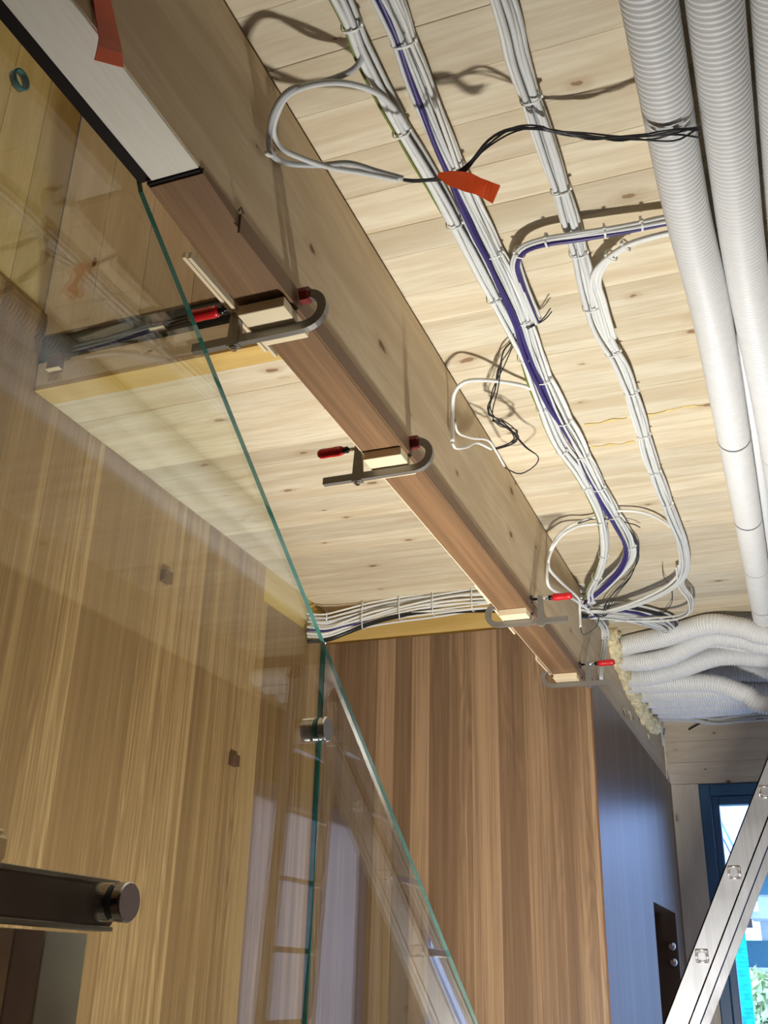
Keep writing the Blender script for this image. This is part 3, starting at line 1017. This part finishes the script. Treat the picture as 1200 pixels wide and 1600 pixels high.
lA = [hang(*q) for q in ((560, 70, 2.872), (566, 88, 2.868), (550, 110, 2.855), (505, 128, 2.83), (455, 140, 2.79), (430, 170, 2.772), (421, 210, 2.768), (424, 240, 2.765),
      (450, 255, 2.765), (500, 258, 2.765), (545, 255, 2.765), (590, 268, 2.76), (630, 279, 2.755))]
lB = [hang(*q) for q in ((636, 200, 2.872), (618, 172, 2.867), (588, 145, 2.855), (540, 130, 2.835), (490, 132, 2.81), (450, 148, 2.785), (432, 180, 2.77), (427, 208, 2.765), (440, 232, 2.763),
      (480, 250, 2.763), (520, 262, 2.762), (570, 270, 2.757), (622, 281, 2.752))]
cable('cable_loop', lA, .0052, 'cable_g', 'grey cable loop hanging at the beam beside the orange tape, the outer of two', group='grey loops by the beam')
cable('cable_loop', lB, .0052, 'cable', 'grey cable loop hanging at the beam beside the orange tape, the inner of two', group='grey loops by the beam')
tag(link('cable_tie', *tube(smooth_path([hang(415, 239, 2.758), hang(422, 243, 2.754), hang(430, 240, 2.758)], .004), .0035, 8), M['tie'], None, True), 'pale cable tie on the grey loop hanging at the beam', 'cable tie')
e = empty('black_wires', at_z(625, 280, 2.755), 'black wires running from the grey loop through orange tape to the ducts', 'wire bundle')
for i in range(6):
    j = lambda s=3.0: rng.uniform(-s, s)
    pts = [at_z(612 + j(2), 278 + j(1), 2.757), at_z(650, 283 + j(2), 2.750), at_z(695, 278 + j(3), 2.747), at_z(728 + j(2), 262 + j(5), 2.757), at_z(765, 222 + j(6), 2.785), at_z(805, 202 + j(4), 2.82), at_z(845, 200 + j(3), 2.845),
           at_z(872, 207 + j(3), 2.842), at_z(920, 214 + j(6), 2.832), at_z(970, 217 + j(6), 2.815), at_z(1020, 215 + j(8), 2.799), at_z(1060, 211 + j(10), 2.798), at_z(1094, 206 + j(11), 2.812)]
    link('wire', *tube(smooth_path(pts, .012), .0017, 6), M['black'], e, True)

# orange tape on the wires
P = smooth_path([at_z(684, 273, 2.744), at_z(705, 279, 2.736), at_z(728, 284, 2.732), at_z(752, 293, 2.738), at_z(776, 304, 2.728)], .006)
w = np.interp(np.linspace(0, 1, len(P)), [0, .2, .45, .7, 1], [.007, .026, .032, .028, .034])
tp = link('orange_tape', *ribbon(P, w, .0010, (-.15, .80, -.58)), M['orange'])
tag(tp, 'orange tape flag wrapped round the black wires', 'tape')

# second loop with black wires under bundle 1
zL = 2.80
l2a = [hang(838, 612, 2.878), hang(822, 604, 2.878), hang(795, 598, 2.865), hang(760, 594, 2.835), hang(728, 596, 2.815), hang(711, 612, 2.805), hang(707, 640, 2.795), hang(707, 690, 2.785)]
cable('cable_loop', l2a, .0050, 'cable_w', 'white cable arching from the bundle to a cut end before the beam')
l2b = [hang(711, 660, 2.795), hang(716, 676, 2.790), hang(735, 684, 2.790), hang(762, 688, 2.795), hang(775, 705, 2.800), hang(788, 728, 2.798)]
cable('cable_tail', l2b, .0030, 'cable_w', 'thin white cable tail ending near the black wire loop, upper of two', group='white cable tails')
l2c = [hang(707, 692, 2.785), hang(712, 700, 2.782), hang(728, 699, 2.782), hang(745, 692, 2.785), hang(768, 702, 2.790)]
cable('cable_tail', l2c, .0034, 'cable_w', 'thin white cable tail ending near the black wire loop, lower of two', group='white cable tails')
e = empty('black_wires', hang(790, 560, 2.878), 'black wires hanging in a tangled loop between the first bundle and the beam', 'wire bundle')
for i in range(5):
    j = lambda s=3.0: rng.uniform(-s, s)
    pts = [hang(796 + j(3), 478 + j(8), 2.878), hang(806 + j(4), 512 + j(5), 2.878), hang(806 + j(6), 528 + j(3), 2.878), hang(795 + j(8), 545, 2.878), hang(782 + j(5), 575, 2.860), hang(773 + j(5), 610, 2.840), hang(766 + j(4), 645 + j(5), 2.825),
           hang(788 + j(8), 662 + j(6), 2.815), hang(806 + j(6), 678 + j(8), 2.810), hang(798 + j(6), 695 + j(4), 2.808), hang(772, 702 + j(2), 2.805)]
    link('wire', *tube(smooth_path(pts, .012), .0016, 6), M['black'], e, True)
for i in range(2):
    j = lambda s=2.0: rng.uniform(-s, s)
    pts = [hang(770 + j(3), 655 + j(4), 2.820), hang(795, 672 + j(3), 2.810), hang(822 + j(2), 697 + j(2), 2.805), hang(840 + j(2), 712 + j(3), 2.800), hang(835, 728 + j(2), 2.797), hang(812, 739 + j(2), 2.796), hang(789, 731, 2.797)]
    link('wire', *tube(smooth_path(pts, .012), .0016, 6), M['black'], e, True)
for i, (a, b, c) in enumerate((((822, 512), (846, 500), (860, 482)), ((824, 514), (850, 500), (862, 487)))):
    tag(link('wire_end', *tube(smooth_path([hang(*a, 2.868), hang(*b, 2.866), hang(*c, 2.862)], .01), .0016, 6), M['black'], None, True), 'short black wire end sticking out of the middle bundle, %s one' % ('upper', 'lower')[i], 'wire', 'black wire ends')

# big white loop by the end of the bundles
l3a = [hang(938, 806, 2.878), hang(915, 812, 2.878), hang(890, 822, 2.850), hang(870, 840, 2.820), hang(858, 865, 2.795), hang(855, 890, 2.785), hang(856, 912, 2.775), hang(866, 923, 2.770), hang(885, 930, 2.775), hang(905, 942, 2.785), hang(918, 952, 2.790), hang(926, 960, 2.792)]
l3b = [hang(934, 818, 2.878), hang(905, 822, 2.870), hang(880, 835, 2.840), hang(863, 858, 2.805), hang(857, 885, 2.788), hang(872, 905, 2.782), hang(890, 922, 2.786), hang(904, 936, 2.790), hang(906, 955, 2.780), hang(907, 980, 2.765)]
cable('cable_loop', l3a, .0050, 'cable_w', 'large white cable loop in front of the beam end, the outer of two', group='white loops at the beam')
cable('cable_loop', l3b, .0050, 'cable_w', 'large white cable loop in front of the beam, ending in a hanging tail', group='white loops at the beam')
l3c = [hang(945, 800, 2.878), hang(975, 798, 2.878), hang(1005, 801, 2.878), hang(1030, 811, 2.878), hang(1048, 824, 2.878)]
cable('cable_loop', l3c, .0045, 'cable_w', 'white cable arching across from the middle bundle to the third bundle', group='white loops at the beam')
e = empty('black_wires', hang(985, 830, 2.878), 'black wires dropping from the middle bundle to the beam face', 'wire bundle')
for i in range(4):
    j = lambda s=3.0: rng.uniform(-s, s)
    pts = [hang(980, 826 + j(2), 2.878), hang(994 + j(3), 846, 2.878), hang(998 + j(3), 870 + j(4), 2.878), hang(985 + j(5), 900, 2.870), hang(968 + j(8), 925, 2.855), hang(952 + j(8), 948 + j(3), 2.840), hang(944 + j(5), 962 + j(3), 2.830), hang(935 + j(3), 964 + j(2), 2.830), hang(928, 960, 2.825)]
    link('wire', *tube(smooth_path(pts, .012), .0017, 6), M['black'], e, True)
pts = [hang(907, 980, 2.765), hang(910, 990, 2.760), hang(918, 990, 2.765), hang(932, 978, 2.790), hang(936, 965, 2.820)]
link('wire', *tube(smooth_path(pts, .012), .0017, 6), M['black'], e, True)
pts = [hang(1035, 884, 2.878), hang(1037, 900, 2.878), hang(1048, 918, 2.878), hang(1050, 940, 2.870), hang(1040, 955, 2.878), hang(1034, 958, 2.878)]
cable('thin_wire', pts, .0015, 'black', 'single thin dark wire curving down right of the third bundle', 'wire')
pts = [hang(903, 818, 2.860), hang(935, 810, 2.878), hang(985, 818, 2.878), hang(1000, 824, 2.878)]
cable('thin_wire', pts, .0018, 'black', 'thin dark wire stretched across the first two bundles', 'wire')

# orange tape strip on the beam face and corner
def sheet_rows(rows, t):
    A = np.array(rows, float)                     # rows x 2 points: left and right edge
    V = [A + np.array([t, 0, 0]), A]
    n = len(A)
    V = np.concatenate([q.reshape(-1, 3) for q in V])
    F = []
    for i in range(n - 1):
        a_, b_ = 2 * i, 2 * i + 2
        F += [[a_, b_, b_ + 1, a_ + 1], [2 * n + a_, 2 * n + a_ + 1, 2 * n + b_ + 1, 2 * n + b_]]
        F += [[a_, 2 * n + a_, 2 * n + b_, b_], [a_ + 1, b_ + 1, 2 * n + b_ + 1, 2 * n + a_ + 1]]
    F += [[0, 1, 2 * n + 1, 2 * n], [2 * n - 2, 4 * n - 2, 4 * n - 1, 2 * n - 1]]
    return V, F


rows = [((125, -60), (150, -60), .003), ((137, -25), (162, -25), .003), ((145, 0), (172, 0), .003), ((149, 30), (180, 36), .004), ((154, 58), (188, 70), .007), ((152, 72), (190, 84), .011), ((147, 94), (192, 106), .009)]
v, f = sheet_rows([[at_x(*l, XB1 + o_), at_x(*r_, XB1 + o_)] for l, r_, o_ in rows], .0012)
tag(link('orange_tape', v, f, M['orange']), 'orange tape strip stuck over the lower corner of the beam', 'tape')

# ------------------------------------------------------------------ ducts
def corrugated(pts, r, pitch=.0112, amp=.0032, seg=28):
    C = smooth_path(pts, .01)
    L = np.concatenate([[0], np.cumsum(np.linalg.norm(np.diff(C, axis=0), axis=1))])
    nr = int(L[-1] / pitch)
    s = (np.arange(nr)[:, None] + np.array([0, .16, .58, .74])[None, :]).ravel() * pitch
    rad = np.tile(np.array([r - amp, r, r, r - amp]), nr)
    P = np.stack([np.interp(s, L, C[:, k]) for k in range(3)], 1)
    v, f = tube(P, rad, seg)
    return v, f


def duct(pts, r, label, group, rings=(), marks=()):
    e = empty('ventilation_duct', tuple(pts[0]), label, 'duct', group)
    v, f = corrugated(pts, r)
    o = link('hose', v, f, M['duct'], e, True)
    C = smooth_path(pts, .01)
    for yy in rings:
        k = int(np.argmin(np.abs(C[:, 1] - yy)))
        T = C[min(k + 1, len(C) - 1)] - C[k - 1]; T /= np.linalg.norm(T)
        link('coupling_ring', *tube([C[k] - T * .002, C[k] + T * .002], r + .0012, 32, False), M['duct_mark'], e, True)
    return e


RD = .0425
ZD = ZC - .050
duct([(-.056, .1, ZD), (-.056, 1.0, ZD), (-.056, 1.6, ZD), (-.042, 2.0, ZD), (-.037, 2.6, ZD), (-.034, 3.4, ZD), (-.034, 4.34, ZD)], RD,
     'big white corrugated duct along the ceiling, nearest the cables', 'big ceiling ducts', rings=(2.62, 3.18, 3.62, 4.05))
duct([(.036, .1, ZD - .004), (.036, 1.4, ZD - .004), (.040, 1.9, ZD), (.062, 2.5, ZD), (.074, 3.2, ZD), (.078, 4.34, ZD)], RD,
     'big white corrugated duct along the ceiling, middle of three', 'big ceiling ducts', rings=(2.75, 3.3))
duct([(.128, .1, ZD), (.128, 1.6, ZD), (.140, 2.4, ZD), (.166, 3.2, ZD), (.170, 4.34, ZD)], RD, 'big white corrugated duct along the ceiling at the picture edge', 'big ceiling ducts')
tag(link('smooth_pipe', *tube(smooth_path([(.012, 2.15, ZC - .022), (.018, 3.0, ZC - .022), (.020, 4.3, ZC - .022)], .05), .017, 20), M['duct'], None, True), 'thin smooth white pipe between two big ceiling ducts', 'pipe')

cross = [
    (4.47, .043, [(944, 995), (990, 999), (1035, 996), (1075, 982), (1112, 975), (1160, 981), (1230, 992)], 'topmost duct crossing from the foam, with a hump'),
    (4.69, .040, [(950, 1016), (1010, 1014), (1060, 1006), (1110, 1000), (1230, 1016)], 'white duct half hidden under the topmost crosswise duct'),
    (4.54, .041, [(952, 1033), (1000, 1034), (1045, 1025), (1085, 1006), (1118, 994), (1160, 999), (1230, 1008)], 'second duct from the foam, rising in a wave'),
    (4.74, .043, [(958, 1060), (1010, 1057), (1060, 1045), (1110, 1028), (1150, 1024), (1230, 1026)], 'third duct from the foam, rising to the right'),
    (5.00, .043, [(964, 1072), (1030, 1069), (1080, 1061), (1140, 1050), (1230, 1050)], 'fourth crosswise duct from the foam'),
    (4.80, .041, [(966, 1070), (1040, 1068), (1095, 1066), (1130, 1071), (1165, 1084), (1230, 1104)], 'crosswise duct bending down at the right'),
    (5.02, .043, [(975, 1085), (1060, 1082), (1140, 1078), (1230, 1076)], 'crosswise duct below the bending one'),
    (5.20, .043, [(982, 1095), (1060, 1092), (1140, 1088), (1230, 1084)], 'third lowest crosswise duct'),
    (5.40, .043, [(992, 1104), (1060, 1102), (1140, 1098), (1230, 1092)], 'second lowest crosswise duct'),
    (5.62, .043, [(1004, 1111), (1080, 1110), (1140, 1105), (1230, 1096)], 'lowest crosswise duct above the far timber lintel'),
]
for yy, r, px, lab in cross:
    dy = {'topmost': .24, 'second d': .22, 'white du': .2, 'third du': .24, 'fourth c': .24, 'crosswis': .2}.get(lab[:8], .10) if not lab.startswith('topmost') else .24
    pts = [at_y(u, v, yy - dy * min(1.0, max(0.0, (u - 960) / 150.0))) for u, v in px]
    pts = [(p[0], p[1], min(p[2], ZC - r - .004)) for p in pts]
    pts[0] = (XB1 + .015, pts[0][1], pts[0][2])
    pts.append((XR - .02, pts[-1][1], pts[-1][2]))
    duct(pts, r, lab, 'crosswise ducts')

# expanding foam round the hole in the beam
fp = [at_x(u, v, XB1 + .012) for u, v in ((950, 986), (955, 1002), (961, 1025), (972, 1050), (984, 1078), (996, 1100), (1008, 1122), (1022, 1136))]
P = smooth_path(fp, .006)
n = len(P)
seg = 28
v, f = tube(P, .046, seg)
ang = np.tile(np.linspace(0, 2 * math.pi, seg, endpoint=False), n)
ss = np.repeat(np.linspace(0, 30, n), seg)
lump = .74 + .20 * np.sin(ss * 2.3 + 1.6 * np.sin(ang + ss * .7)) * np.cos(ang * 2 + ss * .9) + .13 * np.sin(ss * 5.1 + ang * 3) + .06 * np.sin(ss * 9.7 - ang * 5)
cen = np.repeat(P, seg, axis=0)
v = cen + (v - cen) * np.clip(lump, .3, 1.2)[:, None]
v[:, 0] = np.maximum(v[:, 0], XB1 - .004)
v[:, 2] = np.minimum(v[:, 2], ZC - .002)
tag(link('expanding_foam', v, f, M['foam'], None, True), 'lumpy yellow expanding foam where the ducts enter the beam', 'foam')
for (u, w_), s_ in (((973, 1107), .012), ((982, 1111), .016), ((1012, 1147), .010)):
    c = at_x(u, w_, XB1 + .001)
    P = smooth_path([c, (c[0] + .003, c[1] + s_ * 2, c[2] - s_ * .6), (c[0] + .001, c[1] + s_ * 3.5, c[2] - s_ * 1.8)], .004)
    tag(link('foam_blob', *tube(P, np.linspace(.006, .003, len(P)), 8), M['foam'], None, True), {973: 'thin smear of foam on the beam, upper of two left of the foam bead', 982: 'short blob of foam on the beam, beside the thin smear', 1012: 'foam drip hanging below the lower end of the foam bead'}[u], 'foam', 'foam blobs on the beam')

# cables and gap above the far lintel
lc = [at_y(1028, 1122, 5.98), at_y(1080, 1122, 5.98), at_y(1120, 1127, 5.98), at_y(1160, 1122, 5.98), at_y(1260, 1114, 5.98)]
bundle('cable_bundle', lc, 5, .006, .05, 'grey cables under the lowest crosswise duct at the far lintel', height=.03, wander=.7, seed=14)
lc = [at_y(1105, 1124, 6.1), at_y(1090, 1132, 6.12), at_y(1076, 1140, 6.14)]
cable('cable_tail', lc, .005, 'black', 'black cable tail hanging on the far timber lintel')
for i, (a, b, c) in enumerate((((1036, 1124), (1034, 1140), (1036, 1166)), ((1041, 1124), (1039, 1135), (1037, 1150)))):
    cable('cable_tail', [at_x(*a, XB1 + .02), at_x(*b, XB1 + .012), at_x(*c, XB1 + .012)], .006, 'cable', 'grey cable tail hanging at the far end of the beam, %s' % ('longer', 'shorter')[i], group='cable tails at the beam end')

# yellow glue lines on the ceiling
for k, (pts, lab) in enumerate((([(912, 664), (938, 661), (960, 656), (980, 654)], 'wavy yellow glue line on the ceiling, left of the third bundle, upper'), ([(1012, 650), (1040, 643), (1070, 636), (1098, 634)], 'wavy yellow glue line on the ceiling, right of the third bundle'),
                                ([(924, 699), (948, 696), (970, 694), (992, 690)], 'wavy yellow glue line on the ceiling, left of the third bundle, lower'))):
    P = smooth_path([at_z(u, v, ZC - .0018) for u, v in pts], .008)
    w = .008 + .006 * np.sin(np.arange(len(P)) * .9 + k) + .003 * rng.normal(size=len(P))
    v, f = ribbon(P, np.clip(w, .002, .02), .0014, (0, 1, 0))
    tag(link('glue_line', v, f, M['glue']), lab, 'glue')

# ------------------------------------------------------------------ aluminium step ladder
lad = empty('step_ladder', (-.3, 3.7, 0), 'aluminium step ladder leaning in front of the window', 'ladder')
A0, A1 = np.array((-1.122, 0.0)), np.array((.178, 2.60))     # near half: (x, z) foot and top
B0, B1 = np.array((.300, 0.0)), np.array((.186, 2.60))       # rear half
YN, YFAR = 3.528, 3.93


def stringer(a, b, y0, y1, name, w=.066, lip=True, sgn=1):
    d = (b - a) / np.linalg.norm(b - a)
    nrm = np.array((d[1], -d[0]))      # towards +x
    def quad(o0, o1, ya, yb):
        pts = [a + nrm * o0, a + nrm * o1, b + nrm * o1, b + nrm * o0]
        return prism([tuple(p) for p in pts], 'Y', ya, yb)
    parts = [quad(-w / 2, w / 2, y0, y0 + .004)]
    parts += [quad(-w / 2, -w / 2 + .004, y0, y1), quad(w / 2 - .004, w / 2, y0, y1)]
    if lip:
        parts.append(quad(w / 2, w / 2 + .024, y0 + .006, y0 + .010))
        parts.append(quad(w / 2 + .021, w / 2 + .025, y0 + .004, y1))
    return link(name, *join(*parts), M['alu'], lad)


stringer(A0, A1, YN, YN + .022, 'stringer')
stringer(A0, A1, YFAR - .022, YFAR, 'stringer')
stringer(B0, B1, YN - .002, YN + .020, 'rear_stringer', .045, False)
stringer(B0, B1, YFAR - .022, YFAR, 'rear_stringer', .045, False)
dz = .2385
zr = 1.586
zlist = [zr + dz * i for i in range(-6, 5) if .1 < zr + dz * i < 2.5]
for z in zlist:
    t = (z - A0[1]) / (A1[1] - A0[1])
    x = A0[0] + (A1[0] - A0[0]) * t - .002
    link('rung', *box(x - .014, x + .014, YN - .003, YFAR - .001, z - .013, z + .013, .003), M['alu_l'], lad)
    e = .017
    rim = []
    for q in ((-e, -e, e, -e), (e, -e, e, e), (e, e, -e, e), (-e, e, -e, -e)):
        rim.append(tube([(x + q[0], YN - .002, z + q[1]), (x + q[2], YN - .002, z + q[3])], .0026, 6))
    link('rung_rim', *join(*rim), M['alu_l'], lad, True)
    link('rung_socket', *box(x - .010, x + .010, YN - .0036, YN - .0028, z - .010, z + .010), M['alu'], lad)
    t = (z - B0[1]) / (B1[1] - B0[1])
    x = B0[0] + (B1[0] - B0[0]) * t
    link('rung', *box(x - .012, x + .012, YN, YFAR - .001, z - .011, z + .011, .003), M['alu_l'], lad)
link('hinge', *join(disc((.182, YN - .004, 2.58), 'Y', .03, 0, .03, 24, .002), disc((.182, YFAR - .026, 2.58), 'Y', .03, 0, .03, 24, .002)), M['dsteel'], lad)
for (x, yy) in ((A0[0], YN), (A0[0], YFAR - .022), (B0[0], YN), (B0[0], YFAR - .022)):
    link('foot', *box(x - .045, x + .045, yy - .006, yy + .028, 0, .05, .006), M['black'], lad)

# ------------------------------------------------------------------ outside the window
tag(link('ground_outside', *box(-30, 30, YF + .2, 80, -.6, -.5), M['ext_ground']), kind='structure')

hs = empty('gabled_house', (-3.0, 17, -.5), 'house with dark slate gable roof seen at the left of the window', 'house')
e0 = at_y(1127, 1290, 15); e1 = at_y(1152, 1340, 15)
sl2 = (e1[2] - e0[2]) / (e1[0] - e0[0])
xr = e1[0] + .02
zr_ = e1[2] + sl2 * .02
ridge_x = xr - 3.2; ridge_z = zr_ - sl2 * 3.2
link('wall', *prism([(ridge_x - 3.0, -.5), (xr - .3, -.5), (xr - .3, zr_), (ridge_x, ridge_z - .3), (ridge_x - 3.0, zr_)], 'Y', 15.3, 17.6), M['ext_roof'], hs)
for sgn in (1, -1):
    x2 = ridge_x + sgn * 3.25
    z2 = ridge_z + sl2 * 3.25
    pts = [(ridge_x, ridge_z), (x2, z2), (x2, z2 - .18), (ridge_x, ridge_z - .2)]
    link('roof', *prism(pts, 'Y', 15, 17.8), M['ext_roof'], hs)
link('fascia', *prism([(ridge_x, ridge_z + .01), (ridge_x + 3.27, ridge_z + sl2 * 3.27 + .01), (ridge_x + 3.27, ridge_z + sl2 * 3.27 - .12), (ridge_x, ridge_z - .12)], 'Y', 14.95, 15.0), M['ext_white'], hs)

bl = empty('white_building', (1.2, 20, -.5), 'white rendered building with balconies and windows behind the ladder', 'building')
BY = 19.0


def face_box(u0, v0, u1, v1, d0, d1):
    a = at_y(u0, v1, BY); b = at_y(u1, v0, BY)
    return box(a[0], b[0], BY + d0, BY + d1, a[2], b[2])


a = at_y(1176, 1343, BY)
link('wall', *box(a[0], a[0] + 8, BY, BY + 6, -.5, a[2]), M['ext_white'], bl)
link('eaves', *face_box(1170, 1344, 1300, 1352, -.5, .2), M['ext_roof'], bl)
for (u0, v0, u1, v1) in ((1186, 1362, 1230, 1398), (1170, 1470, 1215, 1512), (1240, 1470, 1290, 1512)):
    w_ = link('window', *face_box(u0, v0, u1, v1, -.06, .02), M['ext_roof'], bl)
    for q in range(2):
        um = u0 + (u1 - u0) * q / 2
        link('pane', *face_box(um + 2, v0 + 3, um + (u1 - u0) / 2 - 2, v1 - 3, -.08, -.06), M['ext_glass'], w_)
for (u0, v0, u1, v1) in ((1166, 1428, 1174, 1450), (1180, 1532, 1186, 1552)):
    link('shutter', *face_box(u0, v0, u1, v1, -.12, -.02), M['ext_brown'], bl)
for v0 in (1430, 1516):
    link('balcony', *face_box(1178, v0, 1320, v0 + 10, -.9, .02), M['ext_white'], bl)

# turquoise net: upright strip of scaffold netting, threads as geometry
net = empty('scaffold_net', at_y(1150, 1600, 8.5), 'turquoise scaffold net hanging outside the window', 'net')
NYY = 8.5
q0 = at_y(1143, 1420, NYY); q1 = at_y(1184, 1620, NYY); q2 = at_y(1160, 1425, NYY)
nx0, nx1 = at_y(1147, 1500, NYY)[0], at_y(1169, 1500, NYY)[0]
nz0, nz1 = -.5, q2[2]
link('mesh_sheet', *prism([(nx0, nz0), (nx1, nz0), (nx1, nz1 - .05), (nx0, nz1)], 'Y', NYY, NYY + .012), M['ext_net'], net)
th = []
z = nz1 - .06
while z > q1[2] - .3:
    th.append(box(nx0, nx1, NYY - .006, NYY, z - .004, z)); z -= .03
link('threads', *join(*th), M['ext_net'], net)
link('pole', *tube([(nx0 - .03, NYY + .03, -.5), (nx0 - .03, NYY + .03, nz1 - .2)], .02, 12), M['frame'], net, True)


def shrub(c, r, label, seed):
    rg = np.random.default_rng(seed)
    V, F = [], []
    n = 700
    for i in range(n):
        d = rg.normal(size=3); d /= np.linalg.norm(d)
        p = np.array(c) + d * np.array(r) * rg.uniform(.55, 1.0)
        t = rg.normal(size=3); t /= np.linalg.norm(t); b = np.cross(t, d); b /= np.linalg.norm(b) + 1e-9
        s = .085 * rg.uniform(.6, 1.3)
        k = len(V)
        V += [p - t * s, p + b * s * .4, p + t * s, p - b * s * .4]
        F.append([k, k + 1, k + 2, k + 3])
    e = empty('shrub', (c[0], c[1], -.5), label, 'shrub', 'shrubs outside')
    link('foliage', np.array(V), F, M['ext_leaf'], e).__setitem__('kind', 'stuff')
    link('stem', *tube([(c[0], c[1], -.5), (c[0], c[1], c[2])], .04, 8), M['ext_brown'], e, True)


c = at_y(1192, 1580, 14); shrub(c, (.42, .4, .45), 'green shrub low outside the window beside the turquoise net', 1)
